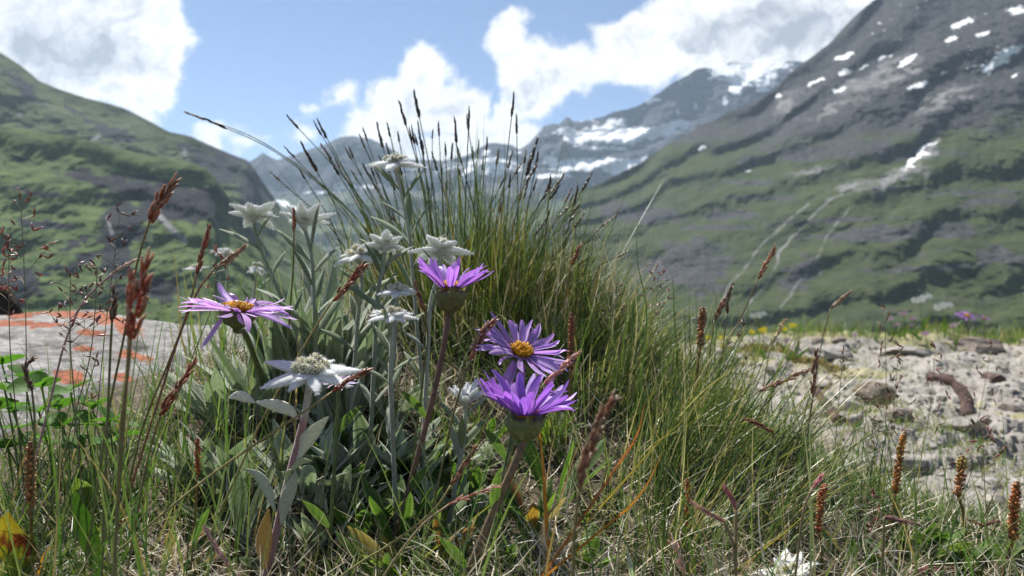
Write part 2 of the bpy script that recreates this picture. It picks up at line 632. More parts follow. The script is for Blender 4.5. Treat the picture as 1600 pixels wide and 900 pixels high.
def mountain_mat(name, grass_a, grass_b, rock_a, rock_b, sc):
    """Col: R = bare rock, G = snow, B = pale scree or water"""
    m, t, out = new_mat(name)
    geo = t.node('ShaderNodeNewGeometry')
    pos = geo.outputs['Position']
    at = t.node('ShaderNodeAttribute', attribute_name='Col')
    sp = t.node('ShaderNodeSeparateColor')
    t.put(sp.inputs[0], at.outputs['Color'])
    strat = t.node('ShaderNodeMapping')
    strat.inputs['Scale'].default_value = (1, 1, 2.2)
    t.put(strat.inputs['Vector'], pos)
    a = t.noise(pos, sc, 8, 0.62)
    b = t.noise(strat.outputs[0], sc * 3.5, 7, 0.68)
    gr = t.mix(t.ramp(a, 0.36, 0.64), grass_a, grass_b)
    gr = t.mix(t.ramp(b, 0.52, 0.75, 0, 0.45), gr, (0.11, 0.105, 0.062))
    rk = t.mix(t.ramp(b, 0.34, 0.66), rock_a, rock_b)
    rf = t.ramp(t.math('ADD', sp.outputs[0], t.math('MULTIPLY', t.math('SUBTRACT', b, 0.5), 1.0)), 0.40, 0.66)
    col = t.mix(rf, gr, rk)
    thin = t.node('ShaderNodeMapping')
    thin.inputs['Scale'].default_value = (0.6, 0.6, 4.5)
    t.put(thin.inputs['Vector'], pos)
    band = t.noise(thin.outputs[0], sc * 1.1, 6, 0.6)
    brk = t.noise(pos, sc * 0.6, 4, 0.6)
    cl = t.math('MULTIPLY', t.ramp(band, 0.555, 0.60), t.ramp(brk, 0.42, 0.58))
    dkr = t.mix(t.ramp(t.noise(pos, sc * 9, 4, 0.6), 0.35, 0.65), rock_a, rock_b)
    col = t.mix(t.math('MULTIPLY', cl, 0.65), col, dkr)
    fn = t.noise(pos, sc * 14, 5, 0.7)
    col = t.vmath('SCALE', col, t.ramp(fn, 0.3, 0.7, 0.82, 1.16, smooth=False))
    scr = t.mix(t.ramp(a, 0.35, 0.65), (0.15, 0.147, 0.150), (0.22, 0.215, 0.22))
    col = t.mix(t.ramp(t.math('ADD', sp.outputs[2], t.math('MULTIPLY', t.math('SUBTRACT', b, 0.5), 0.8)), 0.3, 0.75), col, scr)
    sn = t.ramp(t.math('ADD', sp.outputs[1], t.math('MULTIPLY', t.math('SUBTRACT', b, 0.5), 1.1)), 0.40, 0.62)
    col = t.mix(sn, col, (0.74, 0.75, 0.77))
    bs = t.node('ShaderNodeBsdfPrincipled')
    t.put(bs.inputs['Base Color'], col)
    bs.inputs['Roughness'].default_value = 0.95
    bs.inputs['Specular IOR Level'].default_value = 0.05
    bp = t.node('ShaderNodeBump')
    bp.inputs['Strength'].default_value = 0.6
    bp.inputs['Distance'].default_value = 0.25 / sc
    t.put(bp.inputs['Height'], t.math('ADD', a, t.math('MULTIPLY', b, 0.4)))
    t.put(bs.inputs['Normal'], bp.outputs[0])
    t.put(out.inputs['Surface'], bs.outputs[0])
    return m


# ------------------------------------------------------------------ the ground, one sheet to the horizon
def build_ground():
    rr = np.concatenate([np.geomspace(0.04, 0.25, 10)[:-1], np.geomspace(0.25, 5.0, 380)[:-1], np.geomspace(5.0, 12000, 90)])
    th = np.concatenate([np.radians(np.linspace(-38, 38, 560)), np.radians(np.linspace(38, 322, 90))[1:-1]])
    R_, T_ = np.meshgrid(rr, th, indexing='ij')
    x = R_ * np.sin(T_)
    y = R_ * np.cos(T_)
    z = G(x, y)
    rocky = sstep(0.20, 0.40, x - 0.10 * fbm(x * 5, y * 5, 0, 3, 8) + 0.10 * (y - 0.7)) * sstep(0.66, 0.86, y + 0.06 * fbm(x * 8, y * 8, 0, 3, 4))
    rocky = np.maximum(rocky, 0.9 * sstep(1.5, 2.0, y) * (x > 0)) * (1 - sstep(7, 12, R_))
    # crumbled, layered bedrock
    b1 = fbm(x * 3.0, y * 3.0, 0, 5, 21)
    b2 = fbm(x * 13.0, y * 13.0, 0, 5, 22, 0.55)
    b3 = fbm(x * 55.0, y * 55.0, 0, 3, 23)
    terr = b1 * 0.10
    terr = np.floor(terr / 0.022) * 0.022 * 0.7 + terr * 0.3
    lift = 0.010 * sstep(2.3, 2.9, y + 0.2 * b1) * sstep(0.4, 1.0, x) + 0.03 * vn(x * 2.2, y * 1.5, 0, 8) * sstep(2.9, 3.5, y)
    crk = np.abs(fbm(x * 4.5 + 0.15 * b2, y * 4.5, 3, 3, 41))
    crack = sstep(0.035, 0.0, crk)
    z = z + rocky * (terr * 0.9 + 0.014 * b2 + 0.0045 * b3 + lift - 0.012 * crack)
    moss = sstep(0.12, 0.40, fbm(x * 2.6, y * 2.6, 5, 4, 31)) * rocky * 0.8
    moss = np.maximum(moss, sstep(3.0, 3.5, y) * (R_ < 8) * 0.9)
    moss = np.maximum(moss, sstep(0.65, 0.3, x - 0.12 * (y - 2)) * sstep(1.6, 2.2, y) * (R_ < 8))
    far = sstep(8, 20, R_)
    n, k = x.shape
    idx = np.arange(n * k).reshape(n, k)
    a = idx[:-1, :]
    b = idx[1:, :]
    q = np.stack([a, np.roll(a, -1, 1), np.roll(b, -1, 1), b], -1).reshape(-1, 4)
    V = np.stack([x, y, z], -1).reshape(-1, 3)
    tris = [(n * k, idx[0, (j + 1) % k], idx[0, j]) for j in range(k)]
    V = np.vstack([V, [[0, 0, Gs(0, 0)]]])
    col = np.stack([rocky, far, moss], -1).reshape(-1, 3)
    col = np.vstack([col, [[0, 0, 0]]])
    o = mesh_obj('ground', V, tris, q, col, M_GROUND)
    o['kind'] = 'structure'
    return o


ground = build_ground()


# ------------------------------------------------------------------ mountains
def interp(pts, x):
    p = np.array(pts, float)
    return np.interp(x, p[:, 0], p[:, 1])


_WARP = {}


def ell(px, py, cx, cyy, rx, ry, rot=0.0):
    c, s = math.cos(math.radians(rot)), math.sin(math.radians(rot))
    key = (px.shape, float(px.flat[0]), float(px.flat[-1]), float(py.flat[-1]))
    if key not in _WARP:
        _WARP[key] = (fbm(px / 26.0, py / 11.0, 0, 4, 3), fbm(px / 26.0, py / 11.0, 3, 4, 5), fbm(px / 7.0, py / 5.0, 1, 3, 4), fbm(px / 7.0, py / 5.0, 5, 3, 6))
    n1, n2, n3, n4 = _WARP[key]
    wx = 0.45 * rx * n1 + 6.0 * n3
    wy = 0.65 * ry * n2 + 3.2 * n4
    dx, dy = px - cx + wx, -(py - cyy) + wy
    u = (dx * c + dy * s) / rx
    v = (-dx * s + dy * c) / ry
    return np.clip(1.25 - np.sqrt(u * u + v * v), 0, 1)


def seg(px, py, pts, wd):
    """closeness to a polyline, 1 on it and 0 at wd"""
    best = np.full(px.shape, 1e9)
    for (x0, y0), (x1, y1) in zip(pts[:-1], pts[1:]):
        dx, dy = x1 - x0, y1 - y0
        t = np.clip(((px - x0) * dx + (py - y0) * dy) / (dx * dx + dy * dy), 0, 1)
        best = np.minimum(best, np.hypot(px - x0 - t * dx, py - y0 - t * dy))
    return np.clip(1 - best / wd, 0, 1)


def mountain(name, sil, x0, x1, nu, nv, foot_z, d_foot, d_ridge, amp, stairs, mask, mat, seed, jag=0.0, rough=1.0, nsc=300.0):
    u = np.unique(np.concatenate([np.linspace(x0, max(x0, -60), 70), np.linspace(max(x0, -60), min(x1, 1680), nu), np.linspace(min(x1, 1680), x1, 70)]).round(3))
    v = np.linspace(0, 1, nv)
    U, Vv = np.meshgrid(u, v, indexing='ij')
    top = interp(sil, U)
    if jag:
        top = top - jag * fbm(U / 26.0, 0, 0, 5, seed + 40, 0.6)
    df = interp(d_foot, U) if isinstance(d_foot, list) else d_foot
    dr = interp(d_ridge, U) if isinstance(d_ridge, list) else d_ridge
    footpy = 450 - (foot_z - H) / df * F
    py = footpy + (top - footpy) * Vv
    ns, k = stairs
    ph = 2 * np.pi * (ns * Vv + 0.9 * fbm(U / 170.0, Vv * 3, 0, 3, seed + 3))
    st = Vv - k * np.sin(ph) / (2 * np.pi * ns)
    D = df * (dr / df) ** st
    # erosion: gullies and ribs move the slope back and forth
    X = (U - 800) / F * D
    Z = H + (450 - py) / F * D
    g = fbm(X / nsc, D / nsc * 0.35, Z / nsc * 0.5, 7, seed, 0.6, ridge=True)
    g2 = fbm(X / nsc * 4, D / nsc * 3, Z / nsc * 4, 5, seed + 9, 0.6)
    fade = sstep(0, 0.08, Vv) * (1 - 0.75 * sstep(0.9, 1.0, Vv))
    D2 = D + (g * amp + g2 * amp * 0.4 * rough) * fade
    X = (U - 800) / F * D2
    Z = H + (450 - py) / F * D2
    # the back of the mountain, so that it is a body and not a sheet
    nb = 14
    bX, bY, bZ = [X], [D2], [Z]
    for j in range(1, nb + 1):
        f = j / nb
        dd = D2[:, -1:] * (1 + 0.9 * f)
        zz = Z[:, -1:] + (foot_z - Z[:, -1:]) * f ** 1.1
        xx = X[:, -1:] * (1 + 0.25 * f)
        zz = zz + 0.25 * amp * fbm(xx / nsc, dd / nsc, 0, 4, seed + 5) * math.sin(math.pi * f)
        bX.append(xx)
        bY.append(dd)
        bZ.append(zz)
    Xa, Ya, Za = np.hstack(bX), np.hstack(bY), np.hstack(bZ)
    # steepness, for where grass cannot hold
    P3 = np.stack([X, D2, Z], -1)
    nrm = np.cross(np.gradient(P3, axis=0), np.gradient(P3, axis=1))
    nrm /= np.linalg.norm(nrm, axis=-1, keepdims=True) + 1e-9
    steep = 1 - np.abs(nrm[..., 2])
    R, S, B = mask(U, py, Vv, steep, top, seed)
    m3 = np.stack([R, S, B], -1)
    m3 = np.concatenate([m3, np.repeat(m3[:, -1:], nb, 1) * np.array([1, 0, 0])], 1)
    n, k2 = Xa.shape
    idx = np.arange(n * k2).reshape(n, k2)
    q = np.stack([idx[:-1, :-1], idx[1:, :-1], idx[1:, 1:], idx[:-1, 1:]], -1).reshape(-1, 4)
    o = mesh_obj(name, np.stack([Xa, Ya, Za], -1).reshape(-1, 3), None, q, m3.reshape(-1, 3), mat)
    o['kind'] = 'structure'
    return o


FZ = -112.0


def mask_right(U, py, v, steep, top, seed):
    n = fbm(U / 60, py / 30, 0, 5, 71)
    line = 222 - 0.02 * (U - 960) + 30 * n            # above this the slope is bare
    R = sstep(55, -60, py - line) * 0.85 + sstep(0.5, 0.85, steep) * 0.5
    for c in ((1000, 335, 110, 20, -4), (860, 360, 60, 30, 0), (1150, 335, 60, 12, 0), (1400, 365, 190, 16, 3), (1180, 250, 40, 10, 0),
              (1260, 245, 60, 10, 0), (1540, 318, 90, 10, 3), (1350, 235, 200, 18, 0), (1060, 405, 90, 40, 20), (1250, 430, 50, 30, 40),
              (1560, 400, 60, 20, 0), (1180, 285, 60, 6, 0), (1110, 420, 70, 40, 30), (1540, 300, 120, 5, 2), (1130, 355, 90, 5, 0), (1300, 345, 120, 5, 3), (1450, 420, 120, 6, 3), (1200, 310, 90, 4, -2)):
        R = np.maximum(R, ell(U, py, *c) * 1.0)
    R = np.clip(R + 0.12 * n, 0, 1)
    S = np.zeros_like(U)
    for c in ((1503, 36, 24, 8, 20), (1590, 16, 20, 10, 0), (1572, 88, 42, 14, 25), (1552, 102, 20, 9, 45), (1436, 133, 20, 5, 20), (1420, 96, 22, 7, 35),
              (1316, 88, 20, 6, 20), (1320, 112, 16, 6, 15), (1277, 128, 18, 5, 25), (1313, 141, 16, 5, 15), (1376, 92, 8, 4, 20), (1390, 90, 7, 3, 20), (1476, 114, 10, 4, 20),
              (1437, 242, 40, 7, 40), (1216, 150, 7, 5, 20), (1097, 232, 9, 3, 10), (1168, 267, 7, 2.5, 10), (1488, 60, 14, 5, 15), (1535, 52, 16, 5, 15), (1350, 104, 12, 3, 15), (1588, 118, 10, 4, 30)):
        S = np.maximum(S, ell(U, py, c[0], c[1], c[2] * 1.12, c[3] * 0.78, c[4]))
    S = np.maximum(S, 0.6 * sstep(0.45, 0.66, fbm(U / 16 + py / 30, py / 6 - U / 60, 2, 4, 155)) * sstep(190, 90, py) * (U > 1180))
    B = np.zeros_like(U)
    for c in ((1400, 275, 90, 22, 25), (1330, 290, 60, 10, 10), (1455, 235, 40, 14, 45), (1270, 265, 70, 9, 8), (1380, 120, 130, 30, 25), (1230, 160, 60, 16, 30),
              (1480, 150, 110, 14, 25), (1300, 170, 80, 10, 20)):
        B = np.maximum(B, ell(U, py, *c) * 0.62)
    for ln, wd in (([(1300, 310), (1270, 335), (1235, 372), (1222, 390), (1195, 440), (1170, 475)], 5.5), ([(1262, 318), (1228, 345), (1195, 380), (1150, 430), (1130, 470)], 4.5),
                   ([(1325, 325), (1290, 370), (1275, 400), (1255, 435), (1220, 480)], 4), ([(1470, 218), (1440, 245), (1400, 268)], 7), ([(1420, 290), (1340, 296), (1290, 312)], 4)):
        B = np.maximum(B, seg(U + 9 * n, py, ln, wd * 0.42) * (1.15 + 0.9 * n + 0.5 * fbm(U / 6, py / 9, 0, 3, 18)))
    return R, S, np.clip(B, 0, 1)


M_RIGHT = mountain_mat('alpine_slope', (0.032, 0.045, 0.020), (0.054, 0.068, 0.029), (0.022, 0.023, 0.027), (0.078, 0.078, 0.080), 0.022)
right_sil = [(640, 620), (700, 560), (760, 500), (805, 425), (850, 350), (900, 300), (940, 285), (1000, 255), (1080, 205), (1130, 178), (1175, 160), (1210, 142), (1240, 108), (1290, 72), (1330, 30),
             (1368, 0), (1440, -45), (1520, -80), (1620, -120), (1760, -150), (2100, -100), (2600, 60), (3200, 300), (3800, 560)]
mountain('mountainside', right_sil, 660, 3700, 640, 430, FZ, [(800, 1500), (1100, 1000), (1800, 800)], [(800, 2300), (1100, 2600), (1800, 2500)],
         72.0, (8, 0.72), mask_right, M_RIGHT, 11, jag=4.0, nsc=360)


def mask_far(U, py, v, steep, top, seed):
    n = fbm(U / 30, py / 18, 0, 5, 91)
    R = np.clip(1.0 - 0.7 * sstep(270, 330, py + 14 * n), 0, 1)
    S = np.zeros_like(U)
    for c in ((955, 209, 105, 21, 0), (1035, 204, 66, 15, 10), (1055, 196, 28, 9, 10), (905, 215, 30, 14, 15), (1150, 109, 70, 12, -3), (1185, 102, 60, 12, -5), (1200, 122, 28, 20, 35),
              (1170, 125, 40, 12, 0), (1150, 138, 12, 12, 60), (1018, 158, 16, 5, 15), (1110, 122, 6, 4, 0), (1135, 158, 10, 6, 40), (1085, 165, 5, 6, 0), (1058, 176, 5, 4, 0),
              (915, 256, 80, 13, 5), (860, 252, 14, 14, 50), (960, 259, 54, 13, -3), (1000, 252, 30, 8, 5), (770, 258, 56, 19, 10), (735, 270, 30, 12, 20), (760, 238, 10, 5, 10),
              (700, 262, 30, 7, 10), (640, 262, 34, 6, 0), (800, 262, 20, 8, 0), (560, 292, 40, 5, 5), (500, 300, 40, 4, 0), (450, 320, 30, 5, -20), (940, 232, 60, 4, 0), (850, 275, 60, 4, 0)):
        S = np.maximum(S, ell(U, py, *c) + 0.10 * (ell(U, py, *c) > 0) * n)
    S = np.maximum(S, 0.6 * sstep(0.35, 0.6, fbm(U / 14, py / 7, 2, 4, 55)) * sstep(330, 240, py) * (U > 620) * sstep(120, 60, py - top))
    B = np.clip(0.35 * sstep(240, 320, py) + 0.3 * n, 0, 0.6)
    return R, np.clip(S, 0, 1), B


M_FAR = mountain_mat('far_rock', (0.05, 0.075, 0.03), (0.09, 0.11, 0.05), (0.030, 0.036, 0.050), (0.085, 0.092, 0.11), 0.006)
far_sil = [(-700, 480), (-300, 400), (0, 330), (200, 280), (330, 262), (392, 252), (410, 240), (432, 249), (470, 237), (505, 226), (532, 213), (552, 211), (580, 216), (606, 230), (640, 248), (700, 250), (735, 240), (760, 225),
           (776, 222), (800, 228), (812, 236), (826, 225), (850, 196), (862, 192), (872, 195), (886, 184), (895, 190), (940, 182), (1000, 165), (1030, 146), (1055, 126), (1090, 108),
           (1120, 104), (1150, 97), (1190, 95), (1240, 96), (1320, 100), (1500, 120), (1800, 200), (2300, 330), (2700, 480)]
mountain('far_range', far_sil, -650, 2650, 760, 260, FZ, 4600.0, [(300, 6500), (900, 6300), (1400, 5600)], 260.0, (5, 0.75), mask_far, M_FAR, 33, jag=4.0, nsc=900)


def mask_left(U, py, v, steep, top, seed):
    n = fbm(U / 40, py / 16, 0, 5, 61)
    R = sstep(0.45, 0.8, steep) * 0.6
    for c in ((40, 140, 60, 14, -38), (185, 212, 60, 12, -16), (80, 115, 40, 8, -30), (150, 195, 30, 6, -20), (340, 260, 70, 34, -12), (395, 300, 34, 60, 0), (300, 235, 50, 8, -15), (110, 170, 30, 5, -30)):
        R = np.maximum(R, ell(U, py, *c) * 0.95)
    B = np.zeros_like(U)
    for c in ((150, 215, 6, 14, -60), (290, 240, 4, 12, 60), (30, 178, 8, 6, 0)):
        B = np.maximum(B, ell(U, py, *c) * 0.8)
    return np.clip(R + 0.15 * n, 0, 1), np.zeros_like(U), B


M_LEFTFAR = mountain_mat('shaded_slope', (0.044, 0.066, 0.025), (0.088, 0.112, 0.046), (0.014, 0.016, 0.021), (0.042, 0.044, 0.050), 0.03)
lf_sil = [(-3400, 560), (-2600, 250), (-1700, -60), (-900, -200), (-400, -100), (-120, 30), (0, 82), (30, 100), (60, 126), (95, 140), (130, 152), (165, 160), (200, 172), (240, 192), (262, 205), (300, 214), (340, 232), (370, 245), (386, 250), (396, 262),
          (402, 285), (412, 302), (430, 322), (450, 345), (480, 372), (520, 400), (560, 430), (620, 490), (700, 560), (760, 600)]
mountain('hillside', lf_sil, -3350, 740, 600, 300, FZ, 1100.0, [(-420, 1900), (0, 2100), (560, 2300)], 55.0, (6, 0.5), mask_left, M_LEFTFAR, 44, jag=1.5, nsc=240)


def mask_spur(U, py, v, steep, top, seed):
    n = fbm(U / 36, py / 18, 0, 5, 62)
    R = sstep(0.5, 0.85, steep) * 0.5
    for c in ((240, 298, 120, 26, -6), (312, 318, 44, 44, 0), (190, 350, 44, 54, 15), (260, 325, 70, 26, 0), (140, 275, 70, 10, -8), (180, 400, 30, 60, 0), (60, 300, 60, 8, -8), (60, 350, 60, 8, -8),
              (240, 330, 60, 20, 0), (120, 410, 60, 10, 20), (20, 450, 70, 40, 0), (120, 380, 40, 6, 25), (230, 455, 70, 20, 10), (30, 250, 30, 5, -8)):
        R = np.maximum(R, ell(U, py, *c) * 1.1)
    B = np.zeros_like(U)
    B = np.maximum(B, seg(U, py, [(250, 338), (268, 358), (288, 376)], 8) * 1.2)
    B = np.maximum(B, seg(U, py, [(168, 340), (175, 365)], 5))
    return np.clip(R + 0.2 * n, 0, 1), np.zeros_like(U), np.clip(B, 0, 1)


M_SPUR = mountain_mat('green_spur', (0.046, 0.076, 0.024), (0.098, 0.135, 0.045), (0.010, 0.012, 0.016), (0.032, 0.033, 0.038), 0.04)
sp_sil = [(-3400, 690), (-2600, 420), (-1800, 160), (-1000, 70), (-300, 150), (-100, 176), (0, 196), (60, 206), (120, 216), (180, 232), (250, 246), (300, 256), (326, 266), (336, 282), (340, 312), (344, 338), (356, 352), (380, 372), (410, 402), (450, 452), (500, 500), (560, 550), (640, 620), (720, 700)]
mountain('green_hillside', sp_sil, -3350, 700, 600, 280, FZ, 620.0, [(-420, 1250), (560, 1350)], 40.0, (6, 0.5), mask_spur, M_SPUR, 52, jag=1.5, nsc=170)

# ------------------------------------------------------------------ air
def build_haze():
    x0, x1, y0, y1, z0, z1 = -9000, 9000, -400, 13500, -150, 1900
    V = [(x, y, z) for z in (z0, z1) for y in (y0, y1) for x in (x0, x1)]
    q = [(0, 2, 3, 1), (4, 5, 7, 6), (0, 1, 5, 4), (2, 6, 7, 3), (0, 4, 6, 2), (1, 3, 7, 5)]
    m, t, out = new_mat('air')
    v = t.node('ShaderNodeVolumePrincipled')
    v.inputs['Color'].default_value = (0.62, 0.79, 1.0, 1)
    v.inputs['Density'].default_value = 0.000042
    v.inputs['Anisotropy'].default_value = 0.25
    t.put(out.inputs['Volume'], v.outputs[0])
    try:
        m.cycles.homogeneous_volume = True
    except Exception:
        pass
    o = mesh_obj('haze', V, None, q, None, m, smooth=False)
    o['kind'] = 'stuff'
    return o


HAZE = True
if HAZE:
    build_haze()

# ====================================================================== rocks
def rock_mesh(seed, n=3, flat=0.6, k=18, rough=0.28):
    """an angular stone: a ball cut by random planes, then roughened"""
    r = np.random.default_rng(seed)
    a = np.linspace(0, np.pi, k // 2 + 1)
    b = np.linspace(0, 2 * np.pi, k, endpoint=False)
    V = [(0, 0, 1)]
    for i in range(1, len(a) - 1):
        for t in b:
            V.append((math.sin(a[i]) * math.cos(t), math.sin(a[i]) * math.sin(t), math.cos(a[i])))
    V.append((0, 0, -1))
    V = np.array(V)
    for _ in range(9):
        nrm = unit(r.normal(size=3))
        h = r.uniform(0.5, 0.85)
        d = V @ nrm
        V = V - np.where(d > h, d - h, 0)[:, None] * nrm
    V *= 1 + rough * 0.35 * fbm(V[:, 0] * 2 + seed, V[:, 1] * 2, V[:, 2] * 2, 4, seed)[:, None]
    V *= np.array([1, r.uniform(0.65, 0.95), flat * r.uniform(0.8, 1.1)])
    m = len(a) - 2
    q, t3 = [], []
    for j in range(k):
        t3.append((0, 1 + j, 1 + (j + 1) % k))
        t3.append((len(V) - 1, 1 + (m - 1) * k + (j + 1) % k, 1 + (m - 1) * k + j))
    for i in range(m - 1):
        for j in range(k):
            q.append((1 + i * k + j, 1 + (i + 1) * k + j, 1 + (i + 1) * k + (j + 1) % k, 1 + i * k + (j + 1) % k))
    return V, np.array(t3), np.array(q)


def zground(x, y):
    """approximate height of the roughened rock sheet"""
    rr = np.random.default_rng(1)
    return Gs(x, y)


ground_tree = None


def build_ground_sampler():
    from mathutils.bvhtree import BVHTree
    me = ground.data
    vs = [v.co for v in me.vertices]
    ps = [p.vertices[:] for p in me.polygons if all(True for _ in (0,)) and abs(vs[p.vertices[0]].x) < 6 and -0.5 < vs[p.vertices[0]].y < 7]
    return BVHTree.FromPolygons(vs, ps)


BVH = build_ground_sampler()


def gz(x, y):
    h = BVH.ray_cast(Vector((float(x), float(y), 3.0)), Vector((0, 0, -1)))
    return h[0].z if h[0] is not None else Gs(x, y)


def pix_ground(px, py):
    d = Vector(((px - 800) / F, 1.0, (450 - py) / F)).normalized()
    h = BVH.ray_cast(Vector((0, 0, H)), d)
    return np.array(h[0]) if h[0] is not None else None


def build_stones():
    r = np.random.default_rng(101)
    protos = []
    for s in range(10):
        V, t3, q = rock_mesh(200 + s, k=10, flat=0.5)
        me = mesh_obj('stone', V, t3, q, np.ones((len(V), 3)), M_STONE if s < 8 else M_STONE_B, smooth=False)
        protos.append(me.data)
        bpy.data.objects.remove(me)
    cnt = 0
    while cnt < 60:
        px, py = r.uniform(1090, 1640), 530 + 290 * r.random() ** 1.3
        h = pix_ground(px, py)
        if h is None or h[1] < 0.8 or h[1] > 3.8:
            continue
        s = r.uniform(0.010, 0.028) * (1.6 if r.random() < 0.12 else 1)
        o = bpy.data.objects.new('stone', protos[r.integers(0, 10)])
        o.location = (h[0], h[1], h[2] + s * 0.12)
        o.scale = (s, s, s * r.uniform(0.8, 1.2))
        o.rotation_euler = (r.normal(0, 0.2), r.normal(0, 0.2), r.uniform(0, 6.28))
        C.objects.link(o)
        o.parent = ground
        cnt += 1
    # grit, far too much to pick apart
    mb = MB()
    Vs = [rock_mesh(300 + s, k=6, flat=0.6) for s in range(6)]
    n = 0
    while n < 1300:
        px, py = r.uniform(1040, 1640), 530 + 330 * r.random() ** 1.2
        h = pix_ground(px, py)
        if h is None or h[1] < 0.7 or h[1] > 3.9 or h[0] < 0.15:
            continue
        V, t3, q = Vs[r.integers(0, 6)]
        s = r.uniform(0.0018, 0.0075) * (h[1] / 1.2) ** 0.5
        a = r.uniform(0, 6.28)
        W = V * s
        W = np.stack([W[:, 0] * math.cos(a) - W[:, 1] * math.sin(a), W[:, 0] * math.sin(a) + W[:, 1] * math.cos(a), W[:, 2]], -1) + h + [0, 0, s * 0.1]
        mb.add(W, t3, q, (1, 1, 1))
        n += 1
    o = mb.build('gravel', M_STONE, smooth=False)
    tag(o, 'fine pale grit and gravel lying on the bare grey rock', 'gravel', kind='stuff')
    # the larger rocks one can name
    for px, py, wd, fl, sd, mat, lab in (
            (1366, 617, 34, 0.75, 7, M_STONE_B, 'rounded brown rock half buried in the pale bare rock'),
            (1340, 659, 18, 0.7, 12, M_STONE, 'bright angular white stone at the foot of the slanting brown rod'),
            (1420, 541, 52, 0.25, 13, M_STONE, 'long flat grey slab at the rear edge of the bare rock'),
            (1530, 535, 44, 0.35, 15, M_STONE_B, 'flat rust stained slab on the rim of the ledge'),
            (1290, 545, 44, 0.35, 16, M_STONE, 'wide layered grey slab beside the reddish thyme cushion'),
            (1215, 555, 20, 0.5, 18, M_STONE, 'small blocky grey stone behind the leaning sedge blades')):
        h = pix_ground(px, py + wd * 0.25)
        if h is None:
            continue
        V, t3, q = rock_mesh(sd, k=22, flat=fl, rough=0.5)
        s = wd / F * h[1]
        o = mesh_obj('rock', V * s, t3, q, np.ones((len(V), 3)), mat, smooth=False)
        o.location = (h[0], h[1], h[2] + s * fl * 0.35)
        tag(o, lab, 'rock')


build_stones()


def build_boulder():
    nu, nv = 420, 170
    a = np.linspace(0, 2 * np.pi, nu, endpoint=False)
    b = np.linspace(-0.35, np.pi / 2, nv)
    A, B = np.meshgrid(a, b, indexing='ij')
    e = 0.62

    def sp(v):
        return np.sign(v) * np.abs(v) ** e
    x = sp(np.cos(B)) * sp(np.cos(A))
    y = sp(np.cos(B)) * sp(np.sin(A))
    z = np.sign(np.sin(B)) * np.abs(np.sin(B)) ** 0.9
    X = -0.53 + 0.335 * x + 0.03 * y
    Y = 0.77 + 0.355 * y
    Z = -0.140 + 0.078 * z + 0.050 * y - 0.028 * x
    n = fbm(X * 6, Y * 6, Z * 10, 5, 5)
    n2 = fbm(X * 9 + Z * 30, Y * 24, Z * 60, 4, 6, 0.6)
    Z = Z + 0.022 * n + 0.009 * n2
    X = X + 0.02 * fbm(X * 7, Y * 7, Z * 7, 4, 15)
    Z = Z + H
    px = 800 + X / Y * F
    py = 450 - (Z - H) / Y * F
    L = np.zeros_like(X)
    for c in ((30, 491, 36, 6, -3), (105, 490, 50, 7, -3), (170, 497, 40, 9, -6), (200, 514, 30, 14, -10), (70, 508, 44, 5, 0), (140, 520, 26, 6, 0), (110, 590, 34, 14, -5), (190, 591, 24, 9, -6), (150, 622, 11, 14, 0), (214, 640, 26, 11, -4),
              (215, 557, 34, 8, -18), (245, 598, 14, 8, 0), (20, 505, 40, 7, 0), (135, 545, 22, 6, 0)):
        L = np.maximum(L, ell(px, py, *c) * 1.35)
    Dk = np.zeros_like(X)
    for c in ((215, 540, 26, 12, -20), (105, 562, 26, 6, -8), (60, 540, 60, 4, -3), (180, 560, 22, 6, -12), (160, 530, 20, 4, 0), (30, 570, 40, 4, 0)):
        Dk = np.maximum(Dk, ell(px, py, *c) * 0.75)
    idx = np.arange(nu * nv).reshape(nu, nv)
    a1 = idx[:, :-1]
    a2 = idx[:, 1:]
    q = np.stack([a1, np.roll(a1, -1, 0), np.roll(a2, -1, 0), a2], -1).reshape(-1, 4)
    V = np.stack([X, Y, Z], -1).reshape(-1, 3)
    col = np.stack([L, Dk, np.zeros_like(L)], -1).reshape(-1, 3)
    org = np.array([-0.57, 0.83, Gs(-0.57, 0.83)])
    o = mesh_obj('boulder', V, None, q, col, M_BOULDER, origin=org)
    o.location = org
    tag(o, 'pale grey boulder patched with bright orange lichen', 'boulder')
    V, t3, q = rock_mesh(31, k=24, flat=0.85, rough=1.0)
    b = P(2, 452, 1.75)
    b[2] = 0.185
    o = mesh_obj('rock', V * np.array([0.085, 0.085, 0.21]), t3, q, np.ones((len(V), 3)), M_DARKROCK, smooth=False)
    o.location = b
    tag(o, 'dark brown rock rising behind the lichen covered boulder', 'rock')


build_boulder()


def build_rods():
    mt = rock_mat('rusty_brown', (0.13, 0.078, 0.070), (0.05, 0.032, 0.030), (0.22, 0.155, 0.145), 60, dist=0.006, bump=0.9)
    for pts, rad, lab in (
            ([(1450, 588), (1476, 591), (1498, 606), (1511, 628), (1512, 656)], 10.5, 'thick purple-brown rod curving down onto the bare rock'),
            ([(1276, 612), (1292, 632), (1306, 652), (1312, 660)], 10, 'slanting purple-brown rod ending beside a bright white stone'),
            ([(1540, 588), (1550, 592), (1560, 597)], 11, 'short brown stub of rod sticking up behind the curved rod')):
        h = pix_ground(*pts[-1])
        d = h[1]
        P3 = [P(x, y, d + 0.10 * (1 - i / (len(pts) - 1))) for i, (x, y) in enumerate(pts)]
        P3 = spline(P3, 14)
        s = rad / F * d
        rr = s * (0.62 + 0.40 * np.linspace(0, 1, 14)) * (1 + 0.16 * np.sin(np.arange(14) * 2.1) + 0.1 * np.cos(np.arange(14) * 4.7))
        mb = MB()
        mb.tube(P3, rr, 10, (1, 1, 1))
        o = mb.build('bent_rod', mt, origin=h)
        o.location = h
        tag(o, lab, 'rod')


build_rods()

